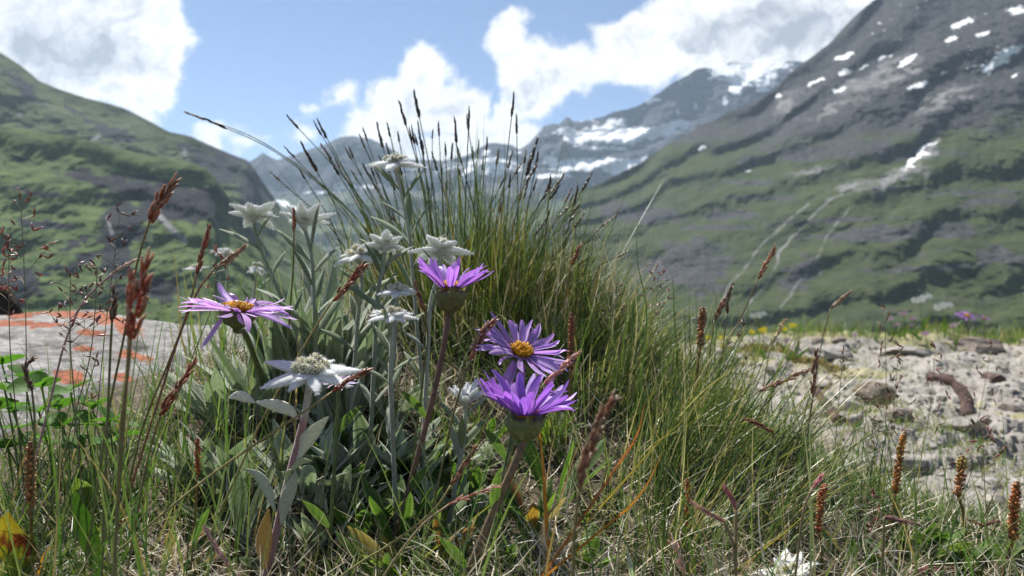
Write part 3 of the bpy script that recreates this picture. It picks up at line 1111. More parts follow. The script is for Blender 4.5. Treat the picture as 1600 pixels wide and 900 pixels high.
# ====================================================================== grass masses
def blades(base, az, lean, bend, L, wid, segs, c0, c1, twist=None, curl=None):
    """many blades at once; returns V, quads, colours"""
    M = len(base)
    t = np.linspace(0, 1, segs + 1)
    th = lean[:, None] + bend[:, None] * t[None]                      # angle from the vertical
    kr = np.random.default_rng(M)
    kk = kr.normal(0, 0.55, M) * (kr.random(M) < 0.3)
    th = th + kk[:, None] * sstep(0, 0.12, t[None] - kr.uniform(0.25, 0.8, M)[:, None])
    azs = az[:, None] + (0 if curl is None else curl[:, None] * t[None])
    ds = L[:, None] / segs
    dx = np.sin(th) * np.cos(azs) * ds
    dy = np.sin(th) * np.sin(azs) * ds
    dz = np.cos(th) * ds
    X = np.stack([dx, dy, dz], -1)
    Pt = base[:, None] + np.concatenate([np.zeros((M, 1, 3)), np.cumsum(X[:, :-1], 1)], 1)
    tw = az + np.pi / 2 if twist is None else twist
    S = np.stack([np.cos(tw), np.sin(tw), np.zeros(M)], -1)
    W = wid[:, None] * np.clip(1.0 - t[None] ** 2.2, 0.04, 1)
    A = Pt - S[:, None] * W[..., None]
    B = Pt + S[:, None] * W[..., None]
    V = np.stack([A, B], 2).reshape(-1, 3)
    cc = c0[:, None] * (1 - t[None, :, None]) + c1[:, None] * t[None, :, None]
    cc = np.repeat(cc, 2, 1).reshape(-1, 3)
    k = (segs + 1) * 2
    i = (np.arange(M) * k)[:, None]
    j = (np.arange(segs) * 2)[None]
    q = np.stack([i + j, i + j + 1, i + j + 3, i + j + 2], -1).reshape(-1, 4)
    return V, q, cc


def pick(r, n, pal, wts, var=0.2):
    pal = np.array(pal, float)
    c = pal[r.choice(len(pal), n, p=np.array(wts) / sum(wts))]
    return c * (1 + r.uniform(-var, var, (n, 1)))


GREENS = [(0.062, 0.130, 0.030), (0.098, 0.172, 0.042), (0.155, 0.215, 0.070), (0.042, 0.092, 0.030), (0.21, 0.22, 0.09)]
STRAW = [(0.48, 0.44, 0.31), (0.58, 0.54, 0.42), (0.34, 0.29, 0.20), (0.20, 0.155, 0.10), (0.58, 0.56, 0.49)]


def scatter(r, n, x0, x1, y0, y1, pw=1.0, keep=None):
    xs, ys = [], []
    tot = 0
    while tot < n:
        y = y0 + (y1 - y0) * r.random(n) ** pw
        x = (x0 + (x1 - x0) * r.random(n))
        ok = np.ones(n, bool) if keep is None else keep(x, y)
        xs.append(x[ok])
        ys.append(y[ok])
        tot += ok.sum()
    x, y = np.concatenate(xs)[:n], np.concatenate(ys)[:n]
    return x, y


def in_view(x, y, m=0.06):
    return np.abs(x) < 0.64 * y + m


def off_rock(x, y):
    # the boulder's footprint and the bare rock carry no turf
    return ~((((x + 0.53) / 0.33) ** 2 + ((y - 0.78) / 0.34) ** 2) < 1 + 0.15 * vn(x * 9, y * 9, 0, 2)) & ~((x > 0.17 + 0.16 * sstep(0.75, 0.5, y) + 0.05 * vn(x * 12, y * 12, 0, 4)) & (y > 0.62))


def build_turf():
    r = np.random.default_rng(5)
    # standing green grass
    n = 10500
    x, y = scatter(r, n, -0.6, 0.6, 0.27, 1.75, 1.5, lambda x, y: in_view(x, y) & off_rock(x, y) & (r.random(len(x)) < np.where((x > 0.0) & (y < 0.52), 0.40, 1.0)) & (vn(x * 14, y * 14, 0, 77) > -0.45 + 0.5 * r.random(len(x))))
    z = G(x, y) - 0.004
    L = r.uniform(0.014, 0.045, n) * (0.75 + 0.5 * (vn(x * 9, y * 9, 0, 3) + 1) / 2)
    L = np.where(x < -0.14, L * 1.35, L)
    L = np.where((x > 0.04) & (x < 0.28) & (y < 0.75), L * 1.3, L)
    c0 = pick(r, n, GREENS, [4, 4, 2.5, 2, 1.5])
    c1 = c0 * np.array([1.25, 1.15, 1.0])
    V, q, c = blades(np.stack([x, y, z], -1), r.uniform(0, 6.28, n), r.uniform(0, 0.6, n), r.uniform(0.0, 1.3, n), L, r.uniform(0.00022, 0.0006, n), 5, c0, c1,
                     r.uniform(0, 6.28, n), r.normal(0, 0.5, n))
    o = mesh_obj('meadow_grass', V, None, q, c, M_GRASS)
    tag(o, 'short green grass growing among the flowers', 'grass', kind='stuff')
    # dry thatch: pale curly dead blades lying low
    n = 21000
    x, y = scatter(r, n, -0.6, 0.6, 0.27, 1.75, 1.5, lambda x, y: in_view(x, y) & off_rock(x, y))
    z = G(x, y) + r.uniform(-0.003, 0.014, n)
    c0 = pick(r, n, STRAW, [4, 4, 3, 2, 2.5])
    V, q, c = blades(np.stack([x, y, z], -1), r.uniform(0, 6.28, n), r.uniform(0.7, 1.5, n), r.normal(0.2, 0.7, n), r.uniform(0.012, 0.048, n), r.uniform(0.00018, 0.00048, n), 6,
                     c0, c0 * 1.05, r.uniform(0, 6.28, n), r.normal(0, 1.6, n))
    o = mesh_obj('dry_grass', V, None, q, c, M_DRY)
    tag(o, 'tangled pale dead grass blades lying between the green plants', 'dry grass', kind='stuff')
    # long thin blades standing in the near turf, mostly at the left
    n = 620
    x, y = scatter(r, n, -0.42, 0.30, 0.27, 0.62, 1.0, lambda x, y: in_view(x, y) & off_rock(x, y) & (r.random(len(x)) < np.where(x < -0.12, 0.65, 0.14)))
    z = G(x, y) - 0.004
    c0 = pick(r, n, GREENS + [(0.30, 0.22, 0.10)], [3, 4, 4, 1, 2, 1.2])
    V, q, c = blades(np.stack([x, y, z], -1), r.uniform(0, 6.28, n), r.uniform(0.0, 0.30, n), r.uniform(0.0, 0.7, n), r.uniform(0.05, 0.115, n), r.uniform(0.0003, 0.0007, n), 7, c0, c0 * 1.3,
                     r.uniform(0, 6.28, n), r.normal(0, 0.3, n))
    o = mesh_obj('tall_grass', V, None, q, c, M_GRASS)
    tag(o, 'long thin green and yellow grass blades standing in the turf', 'tall grass', kind='stuff')
    # grass behind: fringe of the ledge and the strip beyond the flowers
    n = 6500
    x = r.uniform(0.55, 2.9, n)
    y = r.uniform(3.2, 4.1, n) - 0.25 * vn(x * 2, 0, 0, 3)
    keep = vn(x * 3, y * 3, 0, 12) > -0.35
    x, y = x[keep], y[keep]
    n = len(x)
    z = np.array([gz(a, b) for a, b in zip(x, y)]) - 0.01
    c0 = pick(r, n, GREENS + [(0.30, 0.25, 0.12), (0.12, 0.20, 0.03)], [2, 3, 4, 1, 3, 2, 2])
    V, q, c = blades(np.stack([x, y, z], -1), r.uniform(0, 6.28, n), r.uniform(0, 0.6, n), r.uniform(0, 1.0, n), r.uniform(0.03, 0.10, n) * (1 + 0.9 * sstep(2.0, 2.6, x)), r.uniform(0.0010, 0.0026, n), 4, c0, c0 * 1.25,
                     r.uniform(0, 6.28, n))
    o = mesh_obj('fringe_grass', V, None, q, c, M_GRASS)
    tag(o, 'yellow-green grass along the far rim of the rocky ledge', 'grass', kind='stuff')
    # tufts in the cracks of the bare rock
    n = 5200
    cx = [(1350, 590), (1345, 640), (1460, 665), (1560, 560), (1420, 575), (1230, 560), (1180, 570), (1200, 545), (1520, 700), (1290, 690), (1470, 690), (1150, 580), (1590, 590), (1330, 700), (1560, 720)]
    cs = [pix_ground(a, b) for a, b in cx]
    cs = np.array([c for c in cs if c is not None])
    pk = r.integers(0, len(cs), n)
    x = cs[pk, 0] + r.normal(0, 0.040, n) * cs[pk, 1]
    y = cs[pk, 1] + r.normal(0, 0.085, n) * cs[pk, 1]
    z = np.array([gz(a, b) for a, b in zip(x, y)]) - 0.002
    c0 = pick(r, n, GREENS + [(0.34, 0.30, 0.16)], [2, 3, 4, 1, 3, 4])
    V, q, c = blades(np.stack([x, y, z], -1), r.uniform(0, 6.28, n), r.uniform(0, 0.9, n), r.uniform(0, 1.0, n), r.uniform(0.006, 0.022, n) * y ** 0.5, r.uniform(0.0004, 0.0011, n), 3, c0, c0 * 1.2,
                     r.uniform(0, 6.28, n))
    o = mesh_obj('rock_moss', V, None, q, c, M_GRASS)
    tag(o, 'low yellow-green tufts rooted in cracks of the bare rock', 'ground cover', kind='stuff')
    # near right corner: mixed low weeds
    n = 5200
    x, y = scatter(r, n, 0.16, 0.62, 0.46, 0.90, 1.0, lambda x, y: in_view(x, y) & (y < 0.62 + 0.16 * vn(x * 11, y * 7, 0, 6) + 0.05))
    z = np.array([gz(a, b) for a, b in zip(x, y)]) - 0.003
    c0 = pick(r, n, GREENS + [(0.30, 0.25, 0.13)], [4, 4, 2, 3, 1, 1.5])
    V, q, c = blades(np.stack([x, y, z], -1), r.uniform(0, 6.28, n), r.uniform(0, 0.8, n), r.uniform(0, 1.3, n), r.uniform(0.010, 0.038, n), r.uniform(0.0003, 0.0008, n), 5, c0, c0 * 1.2,
                     r.uniform(0, 6.28, n), r.normal(0, 0.5, n))
    o = mesh_obj('corner_grass', V, None, q, c, M_GRASS)
    tag(o, 'fine green grass in front of the bare rock', 'grass', kind='stuff')


build_turf()


# ---------------------------------------------------------------- sedge tussocks
def seed_spike(mb, pts, rad, col, r, n=9, open_=0.5):
    """overlapping scales along a stem end"""
    m = len(pts)
    for k in range(n):
        f = k / (n - 1)
        i = f * (m - 2)
        a = pts[int(i)] + (pts[int(i) + 1] - pts[int(i)]) * (i % 1)
        t = unit(pts[min(int(i) + 1, m - 1)] - pts[int(i)])
        s = unit(np.cross(t, r.normal(size=3)))
        ln = rad * r.uniform(3.0, 4.4)
        b = a + t * ln + s * rad * open_ * r.uniform(0.4, 1.4)
        mb.spindle(a - t * ln * 0.1, b, rad * r.uniform(0.7, 1.0) * (1 - 0.5 * f), 4, np.array(col) * r.uniform(0.55, 1.5), rings=(0, 0.35, 0.75, 1), prof=(0.3, 1, 0.7, 0.05))


def tussock():
    r = np.random.default_rng(77)
    base = np.array([-0.030, 0.655, 0])
    base[2] = Gs(*base[:2])
    root = thing('sedge_tussock', 'tall dense sedge tussock behind the flowers with dark tipped stems against the sky', 'sedge', base)
    n = 3300
    nc = 60
    a = r.uniform(0, 6.28, nc)
    q_ = np.sqrt(r.random(nc))
    ck = r.integers(0, nc, n)
    ox = (np.cos(a) * q_ * 0.092)[ck] + r.normal(0, 0.006, n)
    oy = (np.sin(a) * q_ * 0.070)[ck] + r.normal(0, 0.006, n)
    cdx, cdy, cl = r.normal(0, 0.16, nc)[ck], r.normal(0, 0.16, nc)[ck], r.uniform(0.75, 1.12, nc)[ck]
    x, y = base[0] + ox + 0.01, base[1] + oy
    z = G(x, y) - 0.004
    # lean outwards, a little more to the left at the left rim
    lx = ox / 0.105 * 0.52 - 0.07 + r.normal(0, 0.14, n) + cdx
    ly = oy / 0.075 * 0.30 + r.normal(0, 0.16, n) + cdy
    az = np.arctan2(ly, lx)
    lean = np.hypot(lx, ly)
    L = r.uniform(0.045, 0.142, n) * (1 - 0.25 * (lx > 0.30)) * (0.75 + 0.25 * r.random(n)) * cl
    pal = [(0.055, 0.098, 0.032), (0.092, 0.145, 0.036), (0.165, 0.200, 0.052), (0.26, 0.20, 0.05), (0.38, 0.17, 0.03), (0.42, 0.38, 0.25)]
    c0 = pick(r, n, pal, [4, 5, 5, 1.6, 0.6, 1.3])
    c1 = pick(r, n, pal, [5, 5, 4, 1.2, 0.4, 0.9])
    V, q, c = blades(np.stack([x, y, z], -1), az, lean * 0.55, lean * 0.75 + r.normal(0.05, 0.35, n), L, r.uniform(0.00028, 0.00075, n), 7, c0, c1, r.uniform(0, 6.28, n), r.normal(0, 0.25, n))
    o = mesh_obj('blades', V, None, q, c, M_GRASS, root, origin=base)
    o['kind'] = 'stuff'
    # the long thin blades that fan out over the rest
    n = 420
    ox = r.normal(0, 0.035, n) - 0.01
    oy = r.normal(0, 0.03, n)
    x, y = base[0] + ox, base[1] + oy
    z = G(x, y) - 0.004
    lx = ox / 0.06 * 0.34 - 0.14 + r.normal(0, 0.20, n)
    ly = r.normal(0, 0.16, n)
    L = r.uniform(0.10, 0.19, n)
    c0 = pick(r, n, pal, [6, 5, 3, 0.8, 0.4, 0.7])
    V, q, c = blades(np.stack([x, y, z], -1), np.arctan2(ly, lx), np.hypot(lx, ly) * 0.75, np.hypot(lx, ly) * 0.5 + r.normal(0.0, 0.15, n), L, r.uniform(0.00025, 0.0005, n), 8, c0, c0 * 1.1, r.uniform(0, 6.28, n), r.normal(0, 0.15, n))
    o = mesh_obj('long_blades', V, None, q, c, M_GRASS, root, origin=base)
    o['kind'] = 'stuff'
    # fine dead wisps curling between
    n = 500
    a = r.uniform(0, 6.28, n)
    q_ = np.sqrt(r.random(n))
    x, y = base[0] + np.cos(a) * q_ * 0.12, base[1] + np.sin(a) * q_ * 0.08
    z = G(x, y)
    c0 = pick(r, n, STRAW, [3, 4, 2, 1, 3])
    V, q, c = blades(np.stack([x, y, z], -1), a, r.uniform(0.1, 0.7, n), r.normal(0.6, 0.8, n), r.uniform(0.04, 0.12, n), r.uniform(0.00025, 0.0005, n), 7, c0, c0, r.uniform(0, 6.28, n), r.normal(0, 0.8, n))
    o = mesh_obj('dead_wisps', V, None, q, c, M_DRY, root, origin=base)
    o['kind'] = 'stuff'
    # flowering stems, tip positions read from the photograph
    tips = [(289, 175, 40, 0.60), (320, 186, 34, 0.62), (449, 181, 26, 0), (447, 232, 20, 0), (496, 188, 34, 0), (492, 193, 20, 0.6), (471, 224, 48, 0), (424, 270, 20, 0), (468, 265, 18, 0), (568, 203, 20, 0),
            (589, 194, 40, 0), (624, 160, 36, 0), (647, 143, 44, 0), (643, 200, 26, 0), (653, 192, 26, 0), (685, 193, 20, 0), (711, 186, 36, 0), (733, 172, 28, 0), (729, 182, 24, 0), (696, 226, 18, 0),
            (803, 148, 32, 0), (807, 180, 30, 0), (748, 221, 22, 0), (779, 236, 22, 0), (839, 218, 60, 0), (841, 240, 26, 0), (814, 256, 20, 0), (880, 274, 36, 0), (862, 282, 20, 0), (924, 271, 30, 0), (874, 291, 24, 0),
            (893, 295, 26, 0), (824, 285, 30, 0), (967, 332, 18, 0), (676, 205, 12, 0), (660, 222, 22, 0), (755, 250, 18, 0), (540, 232, 22, 0), (604, 226, 16, 0), (516, 250, 26, 0), (550, 268, 16, 0),
            (905, 330, 24, 0), (940, 352, 18, 0), (858, 330, 18, 0), (786, 282, 14, 0), (716, 262, 16, 0), (628, 285, 14, 0), (580, 262, 14, 0), (690, 262, 14, 0)]
    # more stems of the same fan, shorter towards its two sides
    for k in range(46):
        tx = r.uniform(455, 985)
        top = np.interp(tx, [440, 520, 620, 720, 800, 900, 1000], [215, 215, 190, 215, 215, 290, 360])
        tips.append((tx, top + abs(r.normal(0, 62)), r.uniform(14, 30), 0))
    for tx, ty, hl, arc in tips:
        d = base[1] + r.uniform(-0.045, 0.045)
        tip = P(tx, ty, d + r.uniform(-0.03, 0.03))
        k = (tx - 750) / 330.0
        bx = base[0] + 0.085 * np.clip(k, -1, 1) + r.normal(0, 0.012)
        b = np.array([bx, d, Gs(bx, d) - 0.004])
        if tx < 340:
            b = np.array([-0.075, d, Gs(-0.075, d)])
            mid = [P(560 + (tx - 289) * 0.3, 345 + (ty - 175), d), P(420 + (tx - 289) * 0.5, 228 + (ty - 175) * 1.2, d)]
            pts = spline([b] + mid + [tip], 26)
        else:
            mid = b * 0.5 + tip * 0.5 + np.array([-(tip[0] - b[0]) * 0.14, 0, 0.012])
            pts = spline([b, mid, tip], 18)
        mb = MB()
        w0 = r.uniform(0.00055, 0.00078)
        g = pick(r, 1, [(0.075, 0.12, 0.035), (0.11, 0.14, 0.04), (0.16, 0.15, 0.05)], [3, 3, 1])[0]
        mb.tube(pts, np.linspace(w0, w0 * 0.5, len(pts)), 5, g)
        st = mb.build('stem', M_STEM, root)
        L = np.linalg.norm(np.diff(pts, axis=0), axis=1)
        cum = np.concatenate([[0], np.cumsum(L)])
        hlen = hl / F * d
        sel = np.linspace(cum[-1] - hlen, cum[-1], 10)
        hp = np.stack([np.interp(sel, cum, pts[:, i]) for i in range(3)], -1)
        mb = MB()
        colr = [(0.055, 0.040, 0.028), (0.09, 0.055, 0.03), (0.14, 0.06, 0.03), (0.20, 0.16, 0.10)][r.choice(4, p=[0.4, 0.3, 0.15, 0.15])]
        if tx < 300:
            colr = (0.42, 0.36, 0.30)
        seed_spike(mb, hp, hlen * 0.045 + 0.0006, colr, r, n=int(9 + hl / 8))
        mb.build('seed_head', M_SEED, st)
    return root


tussock()


def side_tussock(name, label, px, py, d, n, rx, ry, Lr, biasx, biasy, pal, wts, seed, ndead=0):
    r = np.random.default_rng(seed)
    b = P(px, py, d)
    b[2] = Gs(b[0], b[1])
    root = thing(name, label, 'sedge' if 'sedge' in name else 'grass tuft', b)
    nc = max(10, n // 38)
    a = r.uniform(0, 6.28, nc)
    q_ = np.sqrt(r.random(nc))
    ck = r.integers(0, nc, n)
    ox, oy = (np.cos(a) * q_ * rx)[ck] + r.normal(0, 0.005, n), (np.sin(a) * q_ * ry)[ck] + r.normal(0, 0.005, n)
    cdx, cdy = r.normal(0, 0.22, nc)[ck], r.normal(0, 0.22, nc)[ck]
    x, y = b[0] + ox, b[1] + oy
    z = np.array([gz(i, j) for i, j in zip(x, y)]) - 0.003
    lx = ox / rx * 0.6 + biasx + r.normal(0, 0.16, n) + cdx
    ly = oy / ry * 0.4 + biasy + r.normal(0, 0.16, n) + cdy
    L = r.uniform(*Lr, n)
    c0 = pick(r, n, pal, wts)
    V, q, c = blades(np.stack([x, y, z], -1), np.arctan2(ly, lx), np.hypot(lx, ly) * 0.6, np.hypot(lx, ly) * 0.7 + r.normal(0.1, 0.45, n), L, r.uniform(0.00026, 0.00065, n), 7, c0, c0 * np.array([1.25, 1.15, 1.0]),
                     r.uniform(0, 6.28, n), r.normal(0, 0.3, n))
    o = mesh_obj('blades', V, None, q, c, M_GRASS, root, origin=b)
    o['kind'] = 'stuff'
    return root


GP = [(0.050, 0.100, 0.026), (0.085, 0.140, 0.036), (0.150, 0.190, 0.070), (0.26, 0.25, 0.11), (0.44, 0.41, 0.28)]
side_tussock('sedge_tussock', 'low arching sedge tussock leaning out over the bare rock', 1075, 785, 0.50, 640, 0.070, 0.07, (0.035, 0.115), 0.42, 0.05, GP, [5, 4, 4, 1.5, 2.0], 21)
side_tussock('sedge_tussock', 'bushy green sedge clump on the slope below the tall tussock', 960, 640, 0.53, 900, 0.075, 0.06, (0.03, 0.070), 0.10, -0.1, GP, [5, 4, 4, 1.5, 2.0], 22)
side_tussock('sedge_tussock', 'loose straw streaked sedge clump between tall tussock and yellow flowers', 975, 570, 0.66, 420, 0.060, 0.06, (0.03, 0.075), 0.50, 0.05, GP, [3, 4, 4, 2, 2.5], 23)
side_tussock('grass_tuft', 'dark grass tuft filling the gap under the three violet asters', 880, 560, 0.60, 700, 0.06, 0.04, (0.03, 0.065), 0.1, -0.2, GP, [5, 4, 2, 1, 0.6], 24)
side_tussock('grass_tuft', 'fine upright grass tuft at the frame edge below the leaning sedge', 1010, 880, 0.40, 420, 0.07, 0.05, (0.03, 0.085), 0.15, 0.0, GP, [4, 5, 4, 2, 2], 25)

# ====================================================================== flowers
def hairs(r, V, center_of, n, L, wd):
    """tiny felt hairs standing off points V; centre_of gives the inside point for each"""
    i = r.integers(0, len(V), n)
    p = V[i]
    o = unit_rows(p - center_of[i]) + r.normal(0, 0.45, (n, 3))
    o = unit_rows(o)
    s = unit_rows(np.cross(o, r.normal(size=(n, 3))))
    l = r.uniform(0.4, 1.0, n)[:, None] * L
    A = p - s * wd
    B = p + s * wd
    T = p + o * l
    Vv = np.stack([A, B, T], 1).reshape(-1, 3)
    t = np.arange(n * 3).reshape(-1, 3)
    return Vv, t


def unit_rows(v):
    return v / (np.linalg.norm(v, axis=1)[:, None] + 1e-12)


def frame_of(n):
    n = unit(n)
    a = np.array([1.0, 0, 0]) - n * n[0]
    a = unit(a)
    b = np.cross(n, a)
    return a, b, n


LEAFW = np.array([0.20, 0.42, 0.72, 0.94, 1.0, 0.93, 0.74, 0.42, 0.06])
STRAPW = np.array([0.45, 0.62, 0.80, 0.92, 1.0, 1.0, 0.94, 0.76, 0.25])


def ground_stem(pix, d, d_base=None):
    """stem points from the head downwards, ending in the ground"""
    n = len(pix)
    db = d if d_base is None else d_base
    pts = [P(x, y, d + (db - d) * i / max(n - 1, 1)) for i, (x, y) in enumerate(pix)]
    e = pts[-1]
    g = Gs(e[0], e[1]) - 0.004
    if e[2] > g:
        dirv = pts[-1] - pts[-2]
        sx = np.clip(dirv[0] / min(dirv[2], -1e-3), -1.2, 1.2)
        dz = g - e[2]
        pts.append(np.array([e[0] + sx * dz, e[1], g]))
    else:
        e[2] = g
    return np.array(pts)


def edelweiss(label, pix, d, R, axis, nb=8, lift=(-0.1, 0.2), seed=0, heads=6, leaves=5, stemcol=(0.36, 0.38, 0.33), yellow=0.0, under=None, rad=0.0011, leafL=0.022, d_base=None, bcup=0.3, blens=None, az0=0.0):
    """pix: head centre first, then down the stem"""
    r = np.random.default_rng(seed)
    sp = ground_stem(pix, d, d_base)
    root = thing('edelweiss', label, 'edelweiss', sp[-1], 'edelweiss flowers')
    c = sp[0]
    pts = spline(sp[::-1], 16)
    mb = MB()
    cc = np.array(stemcol)
    cols = np.array([cc * (0.75 + 0.5 * f) for f in np.linspace(0, 1, 16)])
    if stemcol[0] > stemcol[1] * 1.25:
        cols[-4:] = (0.5, 0.47, 0.42)
    mb.tube(pts, np.linspace(rad * 1.15, rad * 0.95, 16), 8, cols)
    # the stem swells into the head
    mb.tube(np.array([c - unit(c - pts[-2]) * R * 0.26, c - unit(c - pts[-2]) * R * 0.06, c + unit(axis) * R * 0.02]), [rad, R * 0.13, R * 0.17], 10, (0.55, 0.56, 0.50))
    Vst = mb.build('stem', M_FELTLEAF, root)
    a, b, n = frame_of(axis)
    allV, allC = [], []
    cup = -n
    ninner = nb // 2 + 1
    for k in range(nb + ninner):
        inner = k >= nb
        th = az0 + ((k + r.uniform(-0.18, 0.18)) / nb if not inner else (k + 0.5) / ninner) * 2 * np.pi
        el = r.uniform(*lift) + (0.28 if inner else 0.0)
        dd = unit((a * math.cos(th) + b * math.sin(th)) * math.cos(el) + n * math.sin(el))
        L = R * (r.uniform(0.72, 1.10) if blens is None else blens[k % len(blens)]) * (0.62 if inner else 1)
        p = droop_path(c + dd * R * 0.10, dd, L * 0.93, -n * bcup * r.uniform(0.3, 1.2) + r.normal(0, 0.1, 3), 9)
        wd = L * r.uniform(0.165, 0.21) * np.array([1.0, 1.05, 1.08, 1.06, 0.98, 0.86, 0.68, 0.44, 0.12]) * (1.15 if inner else 1.0)
        side = np.cross(dd, n)
        mb = MB()
        th_ = wd * 0.42
        top = np.array((0.86, 0.86, 0.84))
        und = np.array((0.46, 0.53, 0.42)) if under is None else np.array(under)
        V = mb.tube(p, wd, 10, top, rb=th_, side=side)
        # colour: upper side white felt, under side greener towards the middle
        Nn = unit_rows(V[:90] - np.repeat(p, 10, 0))
        facing = Nn @ n
        f = np.clip(-facing * 1.6 - 0.35, 0, 1)[:, None]
        tt = np.repeat(np.linspace(0, 1, 9), 10)[:, None]
        f = f * np.clip(1.15 - 0.9 * np.abs(tt - 0.45) * 2, 0, 1)
        colr = top * (1 - f) + und * f
        mb.K[0] = np.vstack([colr, top[None], top[None]])
        mb.build('bract', M_FELT, root)
        allV.append(V[:90])
        allC.append(np.repeat(p, 10, 0))
    # clustered woolly flower heads
    pos = [np.zeros(2)]
    for k in range(heads - 1):
        t = k / max(heads - 1, 1) * 2 * np.pi + 0.4
        pos.append(np.array([math.cos(t), math.sin(t)]) * R * 0.27)
    hV = []
    for k, (u, v) in enumerate(pos):
        rr = R * (0.138 if k else 0.150) * r.uniform(0.88, 1.12)
        hc = c + a * u + b * v + n * (R * 0.10 + (0.03 * R if k else R * 0.10) + R * r.uniform(-0.02, 0.05))
        mb = MB()
        # a domed button packed with small woolly knobs
        m = 46
        i = np.arange(m) + 0.5
        ph = np.arccos(1 - 1.15 * i / m)
        thh = np.pi * (1 + 5 ** 0.5) * i
        dirs = (np.cos(thh) * np.sin(ph))[:, None] * a + (np.sin(thh) * np.sin(ph))[:, None] * b + (np.cos(ph))[:, None] * n
        mb.tube(np.array([hc - n * rr * 0.7, hc - n * rr * 0.2, hc + n * rr * 0.45, hc + n * rr * 0.72]), [rr * 0.7, rr * 0.92, rr * 0.75, rr * 0.2], 10, (0.50, 0.49, 0.36))
        for dv, phk in zip(dirs, ph):
            base_c = np.array((0.86, 0.83, 0.62)) if r.random() < 0.80 else np.array((0.22, 0.22, 0.12))
            if r.random() < yellow and phk < 1.0:
                base_c = np.array((0.62, 0.52, 0.10))
            s0 = hc + dv * rr * 0.60
            s1 = hc + dv * rr * r.uniform(1.02, 1.20)
            mb.spindle(s0, s1, rr * 0.15, 4, base_c * r.uniform(0.8, 1.15), rings=(0, 0.4, 0.8, 1), prof=(0.7, 1, 0.9, 0.35))
        mb.build('flower_head', M_FELT, root)
        hV.append(hc + dirs * rr)
        allV.append(hc + dirs * rr)
        allC.append(np.tile(hc, (m, 1)))
    # stem leaves, felted
    leaves = int(leaves * 1.8)
    for k in range(leaves):
        f = 0.12 + 0.76 * (k + r.uniform(0, 0.5)) / leaves
        i = int(f * 15)
        p0 = pts[i]
        th = k * 2.4 + seed
        tdir = unit(pts[min(i + 1, 15)] - pts[i])
        dd = unit(tdir * r.uniform(0.7, 1.3) + np.array([math.cos(th), math.sin(th) * 0.6, 0]) * 0.8)
        L = leafL * r.uniform(0.7, 1.15)
        p = droop_path(p0, dd, L, np.array([math.cos(th) * 0.6, math.sin(th) * 0.3, -0.25]) * r.uniform(0.2, 1.3), 9)
        mb = MB()
        g = pick(r, 1, [(0.17, 0.22, 0.12), (0.24, 0.29, 0.18), (0.34, 0.37, 0.28)], [3, 3, 2])[0]
        mb.tube(p, L * 0.085 * LEAFW, 8, g, rb=L * 0.085 * LEAFW * 0.22, side=np.cross(dd, [0, -0.5, 1]))
        V = mb.V[0][:72]
        mb.build('leaf', M_FELTLEAF, root)
    # felt
    allV = np.concatenate(allV)
    allC = np.concatenate(allC)
    nh = int(6000 * min(1.0, (R / 0.016)) ** 1.0)
    V, t = hairs(r, allV, allC, nh, 0.0015 * min(R / 0.015, 1.0), 0.00008 if R < 0.02 else 0.00006)
    o = mesh_obj('felt_hair', V, t, None, np.full((len(V), 3), 0.86), M_FELT, root, origin=np.array(root.location))
    o['kind'] = 'stuff'
    return root


def R_at(rpx, d):
    return rpx / F * d


edelweiss('largest edelweiss with lumpy cream centre on a purple stem', [(485, 583), (478, 640), (462, 705), (445, 770), (432, 830)], 0.33, R_at(76, 0.33), (0.10, -0.30, 1), 9, (-0.12, 0.12), 1, 7, 0,
          (0.34, 0.20, 0.20), rad=0.0015, d_base=0.335, bcup=0.25, blens=[1.0, 0.8, 0.95, 0.75, 1.0, 1.0, 0.7, 0.85, 0.95], az0=0.15)
edelweiss('highest edelweiss, seen against the sky among tall sedge stems', [(618, 256), (628, 310), (640, 370), (645, 430)], 0.50, R_at(46, 0.50), (0.0, -0.12, 1), 8, (-0.15, 0.1), 2, 7, 5, (0.34, 0.36, 0.31), rad=0.0010, leafL=0.030)
edelweiss('edelweiss with one bract pointing straight up, nearest the dark cliff', [(396, 338), (402, 375), (425, 430), (455, 500), (480, 560)], 0.47, R_at(44, 0.47), (0.0, 0.36, 0.93), 7, (0.0, 0.45), 3, 5, 6, (0.24, 0.28, 0.20), az0=1.2, leafL=0.026)
edelweiss('edelweiss seen from beneath behind a thin rusty seed head', [(474, 350), (486, 395), (490, 450), (492, 520), (495, 570)], 0.46, R_at(47, 0.46), (0.05, 0.32, 0.94), 8, (0.25, 0.75), 4, 5, 7, (0.26, 0.30, 0.24), leafL=0.030)
edelweiss('ragged edelweiss with yellow specks, tilted, above the rusty seed head', [(560, 400), (566, 440), (560, 490), (555, 560)], 0.46, R_at(48, 0.46), (-0.25, -0.15, 1), 8, (-0.3, 0.1), 5, 6, 5, (0.30, 0.33, 0.26), yellow=0.25, leafL=0.026)
edelweiss('edelweiss turned away with an upright green-backed bract', [(602, 384), (598, 420), (590, 460), (586, 540)], 0.45, R_at(42, 0.45), (0.05, 0.38, 0.92), 7, (0.0, 0.4), 6, 5, 6, (0.27, 0.31, 0.24), az0=1.3, leafL=0.026)
edelweiss('drooping edelweiss with green bract backs right above the cup shaped violet aster', [(688, 390), (684, 430), (672, 480), (668, 560)], 0.44, R_at(50, 0.44), (0.15, 0.40, 0.9), 7, (-0.45, 0.15), 7, 5, 3, (0.40, 0.42, 0.36), leafL=0.022)
edelweiss('small edelweiss squeezed between the upper and lower ones, left of the cup shaped aster', [(622, 456), (618, 500), (615, 560)], 0.44, R_at(38, 0.44), (0.0, -0.1, 1), 8, (-0.25, 0.1), 8, 6, 3, (0.33, 0.36, 0.30))
